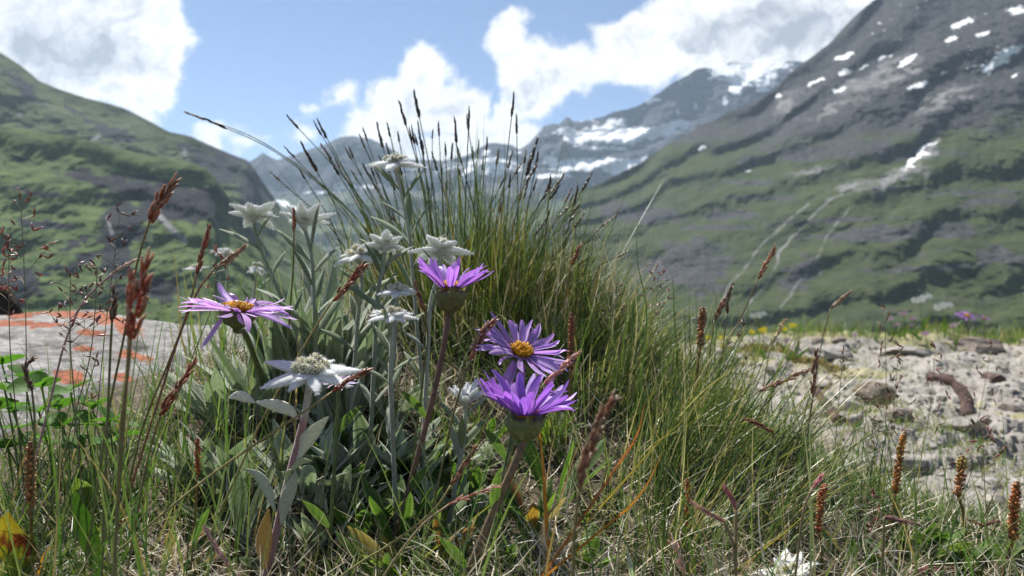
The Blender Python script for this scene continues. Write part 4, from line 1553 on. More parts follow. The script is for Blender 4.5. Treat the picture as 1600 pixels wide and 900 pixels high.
edelweiss('flat open edelweiss with a single yellow dot on its short pale stem', [(612, 494), (612, 540), (610, 590), (612, 640)], 0.40, R_at(42, 0.40), (0.0, -0.18, 1), 8, (-0.1, 0.1), 9, 3, 4, (0.36, 0.38, 0.32), yellow=0.8, leafL=0.024)
edelweiss('half closed edelweiss bud low beside the deep violet asters', [(728, 628), (727, 660), (722, 700), (715, 740)], 0.40, R_at(40, 0.40), (0.0, -0.15, 1), 8, (0.35, 0.9), 10, 4, 4, (0.36, 0.38, 0.32), leafL=0.024, bcup=-0.4)
edelweiss('blurred edelweiss behind the upward pointing one, beyond the lilac aster', [(352, 396), (356, 430), (352, 480)], 0.80, R_at(24, 0.80), (0.0, 0.2, 1), 7, (-0.2, 0.2), 11, 3, 3)
edelweiss('blurred drooping edelweiss just above the lilac aster', [(403, 418), (398, 450), (392, 500)], 0.72, R_at(22, 0.72), (0.3, 0.1, 1), 7, (-0.8, -0.2), 12, 3, 3)
edelweiss('tiny blurred edelweiss nearest the lichen covered boulder', [(306, 420), (310, 460), (312, 500)], 0.85, R_at(20, 0.85), (0.0, -0.1, 1), 7, (-0.2, 0.2), 13, 3, 2)
edelweiss('white edelweiss cut by the bottom edge of the view', [(1232, 900), (1234, 960)], 0.36, R_at(50, 0.36), (-0.35, -0.25, 1), 9, (0.0, 0.5), 14, 6, 0, yellow=0.5)
edelweiss('withered tiny edelweiss in the grass under the lowest seed head', [(724, 838), (722, 870)], 0.36, R_at(17, 0.36), (0, -0.2, 1), 6, (0.0, 0.6), 15, 3, 2, leafL=0.018)


# the big felted leaves on the large edelweiss, placed one by one
def lone_leaf(name, label, cat, pixpts, d, wpx, col, mat=None, edge=None, felt=False, side=(1, 0, 0.2), fold=0.3, dd=None, thick=0.22, prof=None):
    n = len(pixpts)
    ds = [d] * n if dd is None else dd
    pw_ = [P(x, y, z) for (x, y), z in zip(pixpts, ds)]
    if name != 'leaf':
        g0 = Gs(pw_[0][0], pw_[0][1]) - 0.003
        if pw_[0][2] > g0 + 0.004:
            dv = pw_[1] - pw_[0]
            t_ = (pw_[0][2] - g0) / max(dv[2], 0.45 * np.linalg.norm(dv))
            q_ = pw_[0] - dv * t_
            q_[2] = Gs(q_[0], q_[1]) - 0.003
            pw_ = [q_] + pw_
    p = spline(pw_, 15)
    W = np.interp(np.linspace(0, 1, 15), np.linspace(0, 1, 9), LEAFW if prof is None else prof) * wpx / F * d / 2
    mb = MB()
    if felt:
        mb.tube(p, W, 10, col, rb=W * thick, side=side)
    else:
        mb.leaf(p, W, side, col, edge, fold)
    o = mb.build(name, mat or (M_FELTLEAF if felt else M_LEAF), origin=p[0])
    o.location = p[0]
    if label:
        tag(o, label, cat)
    return o


big = [o for o in bpy.data.objects if o.name == 'edelweiss'][0]


def adopt(o, parent):
    o.parent = parent
    o.location = Vector(o.location) - Vector(parent.location)
    return o


W1 = (0.68, 0.67, 0.59)
for px_, wpx, col in (([(466, 655), (450, 640), (425, 632), (398, 628)], 20, W1), ([(398, 629), (385, 622), (372, 618), (356, 622)], 17, W1),
                      ([(462, 725), (470, 700), (490, 675), (514, 650)], 26, (0.58, 0.57, 0.50)), ([(446, 768), (452, 740), (465, 722), (488, 720)], 16, (0.40, 0.45, 0.25)),
                      ([(440, 820), (445, 790), (455, 760), (462, 735)], 22, (0.40, 0.43, 0.34)), ([(430, 800), (420, 770), (405, 745), (384, 732)], 17, (0.42, 0.45, 0.37)),
                      ([(415, 890), (412, 860), (414, 830), (420, 795)], 25, (0.48, 0.30, 0.09))):
    o = lone_leaf('leaf', None, None, px_, 0.332, wpx, col, felt=True, side=(0.5, 0.1, 0.9) if wpx < 25 else (1, 0.3, 0), thick=0.3 if wpx < 25 else 0.12)
    if px_[0] == (415, 890):
        o['label'] = 'yellowed withered leaf'
    adopt(o, big)


# ---------------------------------------------------------------- asters
def aster(label, pix, d, R, axis, lift, nb, col, cup=(0.10, 0.13, 0.04), cupR=0.30, cupH=0.45, stemc=(0.10, 0.14, 0.05), seed=0, rad=0.0014, bend=0.3, gaps=(), disc=True, droops=(), pw=0.085, d_base=None, hair=True, leaves=2):
    r = np.random.default_rng(seed)
    sp = ground_stem(pix, d, d_base)
    root = thing('alpine_aster', label, 'aster', sp[-1], 'violet alpine asters')
    c = sp[0]
    a, b, n = frame_of(axis)
    neck = c - n * R * cupH
    pts = spline(np.vstack([sp[::-1][:-1], neck[None]]), 18)
    mb = MB()
    sc = np.array([np.array(stemc) * r.uniform(0.85, 1.15) for _ in range(18)])
    mb.tube(pts, rad, 8, sc)
    st = mb.build('stem', M_STEM, root)
    if hair:
        V = np.repeat(pts, 6, 0) + unit_rows(r.normal(size=(108, 3))) * rad
        Vh, t = hairs(r, np.vstack([V] * 1), np.repeat(pts, 6, 0), 900, 0.0012, 0.00005)
        j = r.uniform(-1, 1, (900, 1)) * np.linalg.norm(pts[1] - pts[0]) * 0.5
        tn = unit(pts[-1] - pts[0])
        Vh = Vh + np.repeat(j * tn, 3, 0)
        o = mesh_obj('stem_hair', Vh, t, None, np.full((len(Vh), 3), 0.45), M_FELT, root, origin=np.array(root.location))
        o['kind'] = 'stuff'
    # green cup
    mb = MB()
    hs = np.array([0, 0.15, 0.4, 0.7, 0.93, 1.0])
    rs = np.array([0.14, 0.30, 0.68, 0.92, 1.0, 0.80]) * R * cupR
    mb.tube(neck + (n * R * cupH)[None] * hs[:, None] * 0.95, rs, 16, np.array([np.array(cup) * f for f in (0.8, 0.9, 1.0, 1.05, 1.0, 0.8)]))
    for k in range(34):
        th = k * 2.39996
        row = k % 3
        d0 = a * math.cos(th) + b * math.sin(th)
        h0 = 0.25 + 0.2 * row
        p = np.array([neck + n * R * cupH * (h0 + f * 0.5) + d0 * R * cupR * np.interp(h0 + f * 0.5, [0, 0.4, 1, 1.3], [0.3, 0.72, 1.04, 1.18]) * 1.02 for f in np.linspace(0, 1, 5)])
        mb.leaf(p, R * 0.05 * np.array([1, 1.1, 1, 0.7, 0.1]), np.cross(d0, n), np.array(cup) * r.uniform(0.75, 1.4), None, 0.1, 1)
    mb.build('involucre', M_STEM, root)
    if disc:
        mb = MB()
        m = 110
        i = np.arange(m) + 0.5
        rr = np.sqrt(i / m) * 0.8
        thh = np.pi * (1 + 5 ** 0.5) * i
        for k in range(m):
            q0 = c + (a * math.cos(thh[k]) + b * math.sin(thh[k])) * rr[k] * R * 0.24 + n * R * 0.02
            out = unit(n + 0.7 * rr[k] * (a * math.cos(thh[k]) + b * math.sin(thh[k])))
            yl = (0.72, 0.42, 0.02) if r.random() < 0.75 else (0.55, 0.24, 0.02)
            mb.spindle(q0, q0 + out * R * r.uniform(0.12, 0.19) * (1.15 - 0.3 * rr[k]), R * 0.020, 4, np.array(yl) * r.uniform(0.8, 1.2), rings=(0, 0.5, 0.85, 1), prof=(0.7, 0.8, 1.25, 0.6))
        mb.tube(np.array([c - n * R * 0.02, c + n * R * 0.05, c + n * R * 0.10]), [R * 0.20, R * 0.18, R * 0.08], 14, (0.42, 0.22, 0.02))
        mb.build('disc', M_DISC, root)
    for k in range(nb):
        th = (k + r.uniform(-0.3, 0.3)) / nb * 2 * np.pi
        deg = math.degrees(th) % 360
        if any(g0 < deg < g1 for g0, g1 in gaps):
            continue
        l0, l1 = lift(deg) if callable(lift) else lift
        el = r.uniform(l0, l1)
        dr = any(abs((deg - g + 180) % 360 - 180) < 7 for g in droops)
        if dr:
            el = -1.0
        d0 = a * math.cos(th) + b * math.sin(th)
        dd = unit(d0 * math.cos(el) + n * math.sin(el))
        L = R * r.uniform(0.76, 0.92)
        bd = -n * bend * r.uniform(0.2, 1.3) * (1 if not dr else 0.2) + r.normal(0, 0.12, 3)
        p = droop_path(c + d0 * R * 0.20 + n * R * 0.02, dd, L, bd, 9)
        tipb = np.clip(np.linspace(-1.2, 1, 9), 0, 1)[:, None] ** 2
        p = p + tipb * r.normal(0, 0.07, 3) * R
        mb = MB()
        side = np.cross(dd, n) + r.normal(0, 0.35, 3) * 0.9
        cc = np.array(col) * r.uniform(0.82, 1.22) * np.array([1 + r.uniform(-0.08, 0.08), 1, 1])
        cl = np.array([cc * (0.85 + 0.25 * f) for f in np.linspace(0, 1, 9)])
        mb.leaf(p, R * pw * STRAPW * r.uniform(0.7, 1.12), side, cl, None, r.uniform(-0.35, 0.6), 3)
        mb.K[0] = (mb.K[0].reshape(9, 7, 3) * np.array([0.92, 1.08, 0.80, 1.10, 0.80, 1.08, 0.92])[None, :, None]).reshape(-1, 3)
        mb.build('petal', M_PETAL, root)
    for k in range(leaves):
        i = 2 + k * 4
        th = k * 2.3 + seed
        dd = unit(np.array([math.cos(th) * 0.5, -0.2, 0.9]))
        p = droop_path(pts[i], dd, 0.02, np.array([math.cos(th), 0, 0]) * 0.7, 9)
        mb = MB()
        mb.leaf(p, 0.0022 * LEAFW, np.cross(dd, [0, -1, 0.2]), (0.08, 0.14, 0.04), (0.2, 0.25, 0.12), 0.3)
        mb.build('leaf', M_LEAF, root)
    return root


LIL = (0.58, 0.40, 0.72)
VIO = (0.38, 0.21, 0.60)
VIO2 = (0.33, 0.165, 0.58)
aster('wide pale lilac aster with flat ragged petals, beside the lichened boulder', [(372, 488), (382, 520), (398, 560), (414, 620)], 0.335, R_at(84, 0.335), (0.12, -0.07, 1), lambda g: (0.0, 0.45) if 20 < g < 160 else (-0.06, 0.42 if g > 200 else 0.15),
      44, LIL, cupR=0.34, cupH=0.34, stemc=(0.13, 0.15, 0.05), seed=31, bend=0.30, gaps=((262, 268),), droops=(222, 262), rad=0.0015, pw=0.074, d_base=0.50)
aster('cup shaped violet aster on a long brown hairy stem, in front of the tussock', [(704, 452), (700, 500), (690, 560), (672, 640), (652, 715)], 0.39, R_at(68, 0.39), (0.04, -0.05, 1), (0.50, 0.90), 36, VIO, cupR=0.40, cupH=0.62,
      stemc=(0.15, 0.085, 0.065), cup=(0.13, 0.13, 0.05), seed=32, bend=0.15, gaps=((248, 262), (285, 300)), rad=0.0014, pw=0.085)
aster('violet aster showing its whole yellow disc, above the darkest aster', [(814, 552), (812, 600), (800, 680), (785, 760)], 0.365, R_at(74, 0.365), (0.24, -0.42, 0.87), lambda g: (0.25, 0.6) if 60 < g < 230 else (-0.05, 0.2), 46, (0.50, 0.33, 0.68),
      cupR=0.30, cupH=0.30, seed=33, bend=0.25, gaps=((268, 278),), droops=(250, 285), rad=0.0013, pw=0.080)
aster('deepest violet aster with upswept petals over a thick green cup', [(820, 648), (818, 690), (800, 735), (775, 790), (750, 850)], 0.325, R_at(84, 0.325), (0.05, -0.08, 1), lambda g: (0.35, 0.65) if (g < 50 or g > 320) else (0.45, 0.95), 38, VIO2,
      cupR=0.40, cupH=0.56, cup=(0.15, 0.17, 0.065), stemc=(0.17, 0.12, 0.07), seed=34, bend=0.05, disc=True, rad=0.0017, pw=0.088)
aster('half hidden pale daisy peeping out behind the largest edelweiss', [(530, 598), (528, 640), (525, 690)], 0.37, R_at(28, 0.37), (0.1, -0.3, 1), (0.1, 0.4), 28, (0.62, 0.55, 0.74), seed=35, rad=0.0009, hair=False)
aster('small distant purple aster on the grassy rim of the ledge', [(1510, 494), (1512, 515)], 3.4, R_at(17, 3.4), (0.1, -0.5, 1), (0.0, 0.3), 18, (0.28, 0.14, 0.45), seed=36, rad=0.0025, hair=False, leaves=0)
aster('smaller distant purple aster, second one on the grassy rim', [(1538, 497), (1538, 515)], 3.4, R_at(9, 3.4), (0.1, -0.4, 1), (0.0, 0.3), 14, (0.26, 0.14, 0.40), seed=37, rad=0.0025, hair=False, leaves=0)

# ====================================================================== seed heads
RED = (0.24, 0.060, 0.035)
BRN = (0.17, 0.075, 0.045)
DRK = (0.085, 0.045, 0.035)
PNK = (0.42, 0.24, 0.20)
STR = (0.45, 0.36, 0.24)


def seed_stalk(label, head, stem, d, wpx, col, seed, nsp=None, tipc=(0.5, 0.38, 0.24), stemc=(0.16, 0.17, 0.06), d_base=None, loose=0.17):
    """head: pixel points from tip to head base; stem: further pixel points downward"""
    r = np.random.default_rng(seed)
    sp = ground_stem(list(head) + list(stem), d, d_base)
    root = thing('grass_stalk', label, 'grass stalk', sp[-1], 'grass stalks with red-brown seed heads')
    nh = len(head)
    axis = spline(sp[:nh], 14)[::-1]                       # base to tip
    body = spline(sp[nh - 1:], 16)[::-1]
    mb = MB()
    w0 = 0.00045
    mb.tube(body, np.linspace(w0 * 1.2, w0, 16), 6, np.array([np.array(stemc) * (1 - 0.3 * f) + np.array(col) * 0.3 * f for f in np.linspace(0, 1, 16)]))
    mb.build('stem', M_STEM, root)
    mb = MB()
    mb.tube(axis, np.linspace(w0, w0 * 0.4, 14), 5, col)
    hd = mb.build('seed_head', M_SEED, root)
    W = wpx * 0.86 / F * d
    col = np.array(col) * r.uniform(0.9, 1.45) * np.array([1, r.uniform(0.95, 1.3), 1])
    Lh = np.linalg.norm(np.diff(axis, axis=0), axis=1).sum()
    nsp = nsp or int(np.clip(Lh / W * 8.0, 12, 34))
    big_ = wpx >= 12
    mbm = MB()
    for k in range(nsp):
        f = k / nsp
        i = f * 12
        p0 = axis[int(i)] + (axis[int(i) + 1] - axis[int(i)]) * (i % 1)
        t = unit(axis[min(int(i) + 1, 13)] - axis[int(i)])
        s = unit(np.cross(t, r.normal(size=3)))
        env = math.sin(math.pi * min(0.12 + 0.88 * f, 1) ** 0.8) * 0.75 + 0.25
        ln = min(W * r.uniform(0.9, 1.3), Lh * 0.4)
        dv = unit(t + s * loose * r.uniform(0.4, 1.3))
        tgt = p0 + s * W * 0.22 * env
        m_ = mbm if not big_ else MB()
        cc = np.array(col) * r.uniform(0.6, 1.45)
        # each spikelet: three overlapping scales with pale tips
        for g in range(3):
            off = dv * ln * 0.17 * g + unit(r.normal(size=3)) * W * 0.05
            a0 = tgt + off
            b0 = a0 + dv * ln * 0.62 + s * W * 0.05 * g
            c2 = cc * (1 - 0.18 * g) + np.array(tipc) * 0.16 * g
            cl = np.array([c2, c2, c2, c2 * 0.6 + np.array(tipc) * 0.4, np.array(tipc)])
            m_.spindle(a0, b0, W * 0.115 * (0.7 + 0.5 * env), 4, cl, flat=0.6)
        if big_:
            ob = m_.build('spikelet', M_SEED, hd, origin=np.array(root.location))
    if not big_:
        hd2 = mbm.build('spikelets', M_SEED, root)
        hd2['kind'] = 'stuff'
    return root


ST = seed_stalk
ST('stout red-brown seed head leaning highest over the green cliff', [(270, 285), (250, 315), (233, 348)], [(220, 390), (208, 440), (195, 520), (170, 640), (155, 740)], 0.33, 24, RED, 1)
ST('slim rusty seed head rising left of the upward pointing edelweiss', [(327, 350), (320, 385), (307, 428)], [(300, 460), (285, 510), (262, 570), (225, 660), (205, 740)], 0.36, 13, RED, 2)
ST('large out of focus crimson seed head before the boulder', [(230, 402), (222, 440), (212, 490), (204, 530)], [(200, 580), (190, 660), (185, 760)], 0.215, 30, (0.34, 0.075, 0.04), 3, loose=0.28)
ST('short out of focus crimson seed head close behind the large crimson one', [(206, 428), (204, 455), (203, 485)], [(200, 560), (192, 680)], 0.24, 16, (0.32, 0.08, 0.05), 4)
ST('dark upright seed head between the boulder top and crimson head', [(178, 450), (178, 475), (175, 502)], [(172, 560), (168, 660)], 0.30, 14, DRK, 5)
ST('red seed head drooping at the boulder\'s lower end', [(308, 560), (285, 595), (262, 630), (250, 650)], [(235, 700), (222, 760), (215, 800)], 0.33, 18, RED, 6)
ST('shiny rust-red seed head slanting across the grey edelweiss stems', [(568, 415), (548, 438), (520, 470)], [(500, 500), (470, 550), (435, 610), (405, 665), (380, 720)], 0.37, 18, RED, 7, stemc=(0.28, 0.26, 0.10))
ST('narrow red seed head lying across the largest edelweiss', [(580, 576), (552, 590), (520, 612)], [(480, 640), (420, 680), (340, 735), (270, 790)], 0.315, 14, RED, 8, stemc=(0.28, 0.26, 0.10))
ST('reddish seed head with pale tip left of the yellow-centred aster', [(774, 498), (752, 525), (735, 562)], [(722, 600), (705, 660), (690, 730)], 0.36, 17, (0.22, 0.07, 0.05), 9, tipc=(0.6, 0.5, 0.35))
ST('pinkish straw seed head touching the yellow-centred aster\'s petals', [(908, 550), (882, 572), (850, 600)], [(835, 622), (810, 670), (790, 740)], 0.335, 14, PNK, 10, tipc=(0.6, 0.5, 0.38))
ST('large soft brown seed head right of the deepest violet aster', [(960, 620), (940, 655), (918, 710), (905, 765)], [(898, 830), (895, 900)], 0.21, 26, (0.24, 0.10, 0.065), 11, loose=0.25)
ST('brownish pink seed head under the deepest violet aster', [(742, 698), (728, 725), (705, 758)], [(675, 800), (610, 850), (540, 895)], 0.32, 15, (0.27, 0.12, 0.08), 12, stemc=(0.26, 0.26, 0.08))
ST('pink and cream seed head pointing sideways low in the grass', [(785, 757), (750, 768), (702, 788)], [(660, 820), (620, 870), (600, 900)], 0.31, 15, (0.40, 0.15, 0.12), 13, nsp=9, tipc=(0.66, 0.55, 0.42), stemc=(0.28, 0.26, 0.12))
ST('lone orange-brown seed head leaning before the waterfall streaks', [(1211, 386), (1200, 408), (1184, 436)], [(1165, 480), (1130, 550), (1100, 620)], 0.50, 11, (0.26, 0.10, 0.04), 14, stemc=(0.14, 0.14, 0.07))
ST('small tan seed head hanging alone over the valley meadow', [(1330, 456), (1315, 467), (1298, 482)], [(1285, 530), (1270, 620), (1255, 700)], 0.60, 8, (0.26, 0.15, 0.09), 15, stemc=(0.14, 0.12, 0.07))
ST('silvery brown seed head lying level before the bare rock', [(1264, 578), (1235, 590), (1185, 612)], [(1165, 630), (1140, 670), (1125, 720)], 0.45, 13, (0.26, 0.13, 0.08), 16, tipc=(0.6, 0.48, 0.36))
ST('dark forked seed head above the first yellow flowers', [(1146, 442), (1138, 465), (1136, 490)], [(1130, 540), (1118, 620), (1110, 700)], 0.52, 9, DRK, 17)
ST('purplish seed head drooping beside the dark forked one', [(1132, 468), (1125, 482), (1116, 500)], [(1108, 560), (1095, 640)], 0.50, 12, (0.24, 0.09, 0.07), 18)
ST('tiny crimson seed head at the tussock\'s thinning edge', [(905, 384), (900, 398), (892, 414)], [(885, 450), (875, 520)], 0.55, 9, RED, 19)
ST('rust coloured seed head curling beside the cup shaped aster', [(648, 440), (655, 465), (664, 488)], [(668, 530), (660, 600), (650, 680)], 0.41, 11, (0.20, 0.07, 0.04), 20)
ST('straw seed head fanning over the yellow flowers', [(1226, 500), (1215, 520), (1204, 540)], [(1195, 590), (1185, 660)], 0.55, 10, STR, 21)
ST('pale pink knobbly seed head in the near turf beside the yellowed leaf', [(318, 822), (335, 850), (362, 890)], [(378, 915)], 0.30, 11, (0.55, 0.34, 0.30), 22, tipc=(0.75, 0.6, 0.5), loose=0.2)
ST('whitish feathery seed head low in the grass near the sedge base', [(1050, 845), (1060, 870), (1068, 900)], [(1070, 930)], 0.34, 20, (0.55, 0.42, 0.40), 23, tipc=(0.75, 0.62, 0.58), nsp=14)
ST('upright dark red seed head standing before the slanting rod', [(1277, 545), (1272, 580), (1270, 620)], [(1262, 680), (1255, 760)], 0.40, 13, (0.20, 0.075, 0.065), 24, loose=0.15)
ST('short maroon seed head crossing the arching sedge blades', [(1162, 654), (1182, 662), (1208, 676)], [(1215, 710), (1200, 790)], 0.40, 10, (0.22, 0.065, 0.045), 25, loose=0.12)
ST('blurred purple-pink seed head above the tallest right bistort gap', [(1440, 822), (1405, 812), (1382, 808)], [(1380, 850), (1378, 900)], 0.27, 12, (0.24, 0.11, 0.10), 26, tipc=(0.55, 0.42, 0.3))
ST('blurred magenta seed head slanting in the arching sedge shadow', [(1132, 760), (1142, 778), (1150, 795)], [(1150, 850), (1150, 900)], 0.25, 12, (0.45, 0.13, 0.15), 27)
ST('blurred dusty pink seed head beside the sedge base bistort', [(1078, 784), (1105, 800), (1132, 816)], [(1145, 850), (1150, 900)], 0.25, 10, (0.38, 0.20, 0.17), 28)
ST('magenta seed head lying along the bottom of the rocky side', [(1490, 888), (1455, 890), (1420, 896)], [(1410, 915)], 0.36, 14, (0.32, 0.10, 0.12), 29)
ST('small maroon seed head over the leafy weeds before the rock', [(1510, 812), (1535, 820), (1562, 814)], [(1540, 850), (1535, 900)], 0.42, 8, (0.26, 0.09, 0.07), 30)
ST('blurred rosy seed head at the tips of the arching blades', [(1284, 742), (1278, 752), (1270, 762)], [(1255, 800), (1245, 880)], 0.28, 10, (0.52, 0.22, 0.24), 31)
ST('brown seed head lying level above the corner weeds', [(1370, 842), (1350, 840), (1340, 852)], [(1360, 880), (1372, 910)], 0.42, 9, (0.22, 0.09, 0.06), 32)
ST('slender rusty seed head directly before the edelweiss seen from beneath', [(459, 325), (460, 345), (459, 362)], [(458, 420), (452, 500), (448, 580)], 0.42, 8, (0.32, 0.09, 0.03), 33, loose=0.12, stemc=(0.12, 0.16, 0.05))
ST('tan seed head beside the slim rusty one, over the blurred edelweiss', [(383, 385), (362, 402), (335, 420)], [(315, 445), (300, 475), (275, 540), (240, 650)], 0.36, 13, (0.30, 0.18, 0.11), 34, tipc=(0.6, 0.5, 0.38), stemc=(0.22, 0.10, 0.06))
ST('pale silvery seed head slanting over the boulder', [(225, 400), (200, 412), (175, 428)], [(150, 450), (125, 480), (100, 540), (80, 620)], 0.37, 8, (0.48, 0.36, 0.34), 35, tipc=(0.75, 0.7, 0.62), stemc=(0.36, 0.22, 0.24))
ST('dark purple seed head beneath the boulder\'s left crest', [(52, 560), (40, 575), (50, 610)], [(54, 660), (52, 740)], 0.33, 12, (0.12, 0.06, 0.06), 36)


# ---------------------------------------------------------------- bistort spikes
def bistort(label, head, stem, d, wpx, col, seed, top=None, d_base=None, leaf=False):
    r = np.random.default_rng(seed + 500)
    sp = ground_stem(list(head) + list(stem), d, d_base)
    root = thing('bistort_spike', label, 'bistort', sp[-1], 'bistort spikes covered in bulbils')
    ax = spline(sp[:len(head)], 16)[::-1]
    body = spline(sp[len(head) - 1:], 12)[::-1]
    W = wpx / F * d
    mb = MB()
    mb.tube(body, W * 0.12, 6, np.array([np.array((0.13, 0.16, 0.05)) * (1 - f) + np.array((0.22, 0.09, 0.03)) * f for f in np.linspace(0, 1, 12)]))
    mb.build('stem', M_STEM, root)
    mb = MB()
    Lh = np.linalg.norm(np.diff(ax, axis=0), axis=1).sum()
    n = int(Lh / W * 15)
    mb.tube(ax, W * 0.16, 6, np.array(col) * 0.5)
    for k in range(n):
        f = k / n
        i = f * 14
        p0 = ax[int(i)] + (ax[int(i) + 1] - ax[int(i)]) * (i % 1)
        t = unit(ax[int(i) + 1] - ax[int(i)])
        a, b, _ = frame_of(t)
        th = k * 2.39996 + r.normal(0, 0.25)
        o = a * math.cos(th) + b * math.sin(th)
        cc = np.array(col if (top is None or f < 0.55) else top) * r.uniform(0.55, 1.5) * (1, r.uniform(0.85, 1.2), 1)
        q0 = p0 + o * W * 0.08
        q1 = q0 + (o * 0.75 + t * r.uniform(0.3, 0.75)) * W * r.uniform(0.36, 0.50) * (1 - 0.45 * max(f - 0.7, 0) / 0.3)
        mb.spindle(q0, q1, W * 0.125 * r.uniform(0.75, 1.1), 6, cc, prof=(0.5, 1, 1.0, 0.7, 0.15))
        if r.random() < 0.18:
            mb.spindle(q1, q1 + (o + t * 0.8) * W * 0.2, W * 0.03, 3, (0.55, 0.45, 0.3))
    mb.build('bulbil_spike', M_BULB, root)
    if leaf:
        mb = MB()
        p = droop_path(body[3], unit([0.25, -0.1, 1]), W * 6, np.array([0.5, 0, 0.1]), 9)
        mb.leaf(p, W * 0.5 * LEAFW, (0.9, 0.4, 0), (0.06, 0.12, 0.03), (0.2, 0.22, 0.1), 0.35)
        mb.build('leaf', M_LEAF, root)
    return root


OR = (0.42, 0.16, 0.045)
BS = bistort
BS('plump brown bistort spike beside the red and yellow leaf', [(47, 690), (47, 740), (48, 790)], [(50, 850), (52, 905)], 0.33, 23, (0.40, 0.19, 0.075), 1)
BS('small rust-red bistort spike in the turf beside broad felted leaves', [(308, 684), (309, 712), (309, 740)], [(306, 790), (302, 840)], 0.345, 13, (0.40, 0.12, 0.04), 2, leaf=True)
BS('brown bistort spike in shade behind the yellow-centred aster', [(893, 488), (893, 525), (892, 575)], [(890, 620)], 0.50, 15, (0.30, 0.12, 0.05), 3)
BS('golden brown bistort spike rising above the first yellow flowers', [(1098, 480), (1096, 505), (1094, 540)], [(1088, 600), (1084, 680)], 0.50, 17, (0.34, 0.17, 0.07), 4)
BS('thin orange bistort spike beside the dark sedge base hollow', [(1073, 748), (1076, 780), (1070, 822)], [(1062, 850), (1055, 890)], 0.37, 14, OR, 5, leaf=True)
BS('red-brown bistort spike bending at the tip, beside arching sedge', [(1291, 756), (1284, 775), (1279, 830)], [(1284, 870), (1288, 910)], 0.38, 17, (0.40, 0.13, 0.055), 6)
BS('tallest golden bistort spike standing before the bare rock', [(1414, 674), (1408, 700), (1402, 740), (1399, 770)], [(1395, 800), (1385, 850), (1376, 900)], 0.42, 17, (0.42, 0.20, 0.06), 7, top=(0.50, 0.27, 0.06))
BS('club topped bistort spike with yellowish buds over a dark stem', [(1504, 712), (1502, 735), (1497, 775)], [(1505, 800), (1510, 850)], 0.44, 21, (0.34, 0.15, 0.06), 8, top=(0.44, 0.32, 0.10))
BS('thick orange bistort spike nearest the frame edge', [(1589, 752), (1585, 790), (1583, 845)], [(1575, 870), (1565, 910)], 0.42, 22, (0.42, 0.17, 0.055), 9)
BS('short bistort spike rising from the bottom among weeds', [(1533, 862), (1531, 880), (1530, 905)], [(1530, 925)], 0.42, 13, (0.42, 0.18, 0.06), 10)
BS('tiny bistort spike behind the club topped one', [(1545, 788), (1545, 798), (1544, 812)], [(1543, 850)], 0.55, 9, (0.26, 0.12, 0.06), 11)


# ---------------------------------------------------------------- open panicles
def panicle(label, top, base, d, spread, n, col, seed, wpx=5, stemc=(0.19, 0.17, 0.09), frac=0.55):
    r = np.random.default_rng(seed + 900)
    sp = ground_stem([top, ((top[0] * 0.6 + base[0] * 0.4) + r.uniform(-8, 8), top[1] * 0.5 + base[1] * 0.5), base], d)
    root = thing('panicle_grass', label, 'panicle grass', sp[-1], 'fine grasses with open seed panicles')
    pts = spline(sp[::-1], 24)
    mb = MB()
    mb.tube(pts, np.linspace(0.00034, 0.00018, 24), 5, stemc)
    tot = np.linalg.norm(P(*top, d) - P(*base, d)) * frac
    mt = MB()
    W = wpx / F * d

    col = np.array(col) * 1.4
    W = W * 0.85

    def sk(p, dv, sc=1.0):
        for g in range(2):
            s = unit(r.normal(size=3)) * 0.22
            c = np.array(col) * r.uniform(0.5, 1.6)
            mt.spindle(p, p + unit(dv + s) * W * 2.2 * sc * r.uniform(0.7, 1.2), W * 0.25 * sc, 4, np.array([c, c, c, c * 0.7 + 0.12, (0.5, 0.42, 0.32)]), flat=0.7)

    for k in range(n):
        f = k / n
        q = pts[-1] + (pts[-2] - pts[-1]) * 0
        L = np.linalg.norm(np.diff(pts, axis=0), axis=1)
        cum = np.concatenate([[0], np.cumsum(L)])
        s = cum[-1] - tot * f
        p0 = np.array([np.interp(s, cum, pts[:, i]) for i in range(3)])
        t = unit(pts[-1] - pts[0])
        sg = 1 if (k % 2) else -1
        dv = unit(t * r.uniform(0.5, 1.0) + np.array([sg * r.uniform(0.5, 1.2), r.normal(0, 0.6), r.uniform(-0.2, 0.2)]))
        Lb = spread / F * d * (0.25 + 0.9 * f) * r.uniform(0.6, 1.2)
        bp = droop_path(p0, dv, Lb, np.array([0, 0, -0.35 * r.random()]) + r.normal(0, 0.15, 3), 6)
        mb.tube(bp, 0.00016, 3, np.array(stemc) * 1.3, cap=False)
        sk(bp[-1], bp[-1] - bp[-2])
        if Lb > W * 5:
            sk(bp[3], unit(bp[4] - bp[3] + r.normal(0, 0.4, 3) * Lb * 0.2), 0.85)
            b2 = droop_path(bp[2], unit(bp[3] - bp[2] + r.normal(0, 0.5, 3) * Lb * 0.3), Lb * 0.45, r.normal(0, 0.3, 3), 4)
            mb.tube(b2, 0.00014, 3, np.array(stemc) * 1.3, cap=False)
            sk(b2[-1], b2[-1] - b2[-2], 0.9)
    sk(pts[-1], pts[-1] - pts[-2])
    mb.build('stem', M_STEM, root)
    o = mt.build('spikelets', M_SEED, root)
    o['kind'] = 'stuff'
    return root


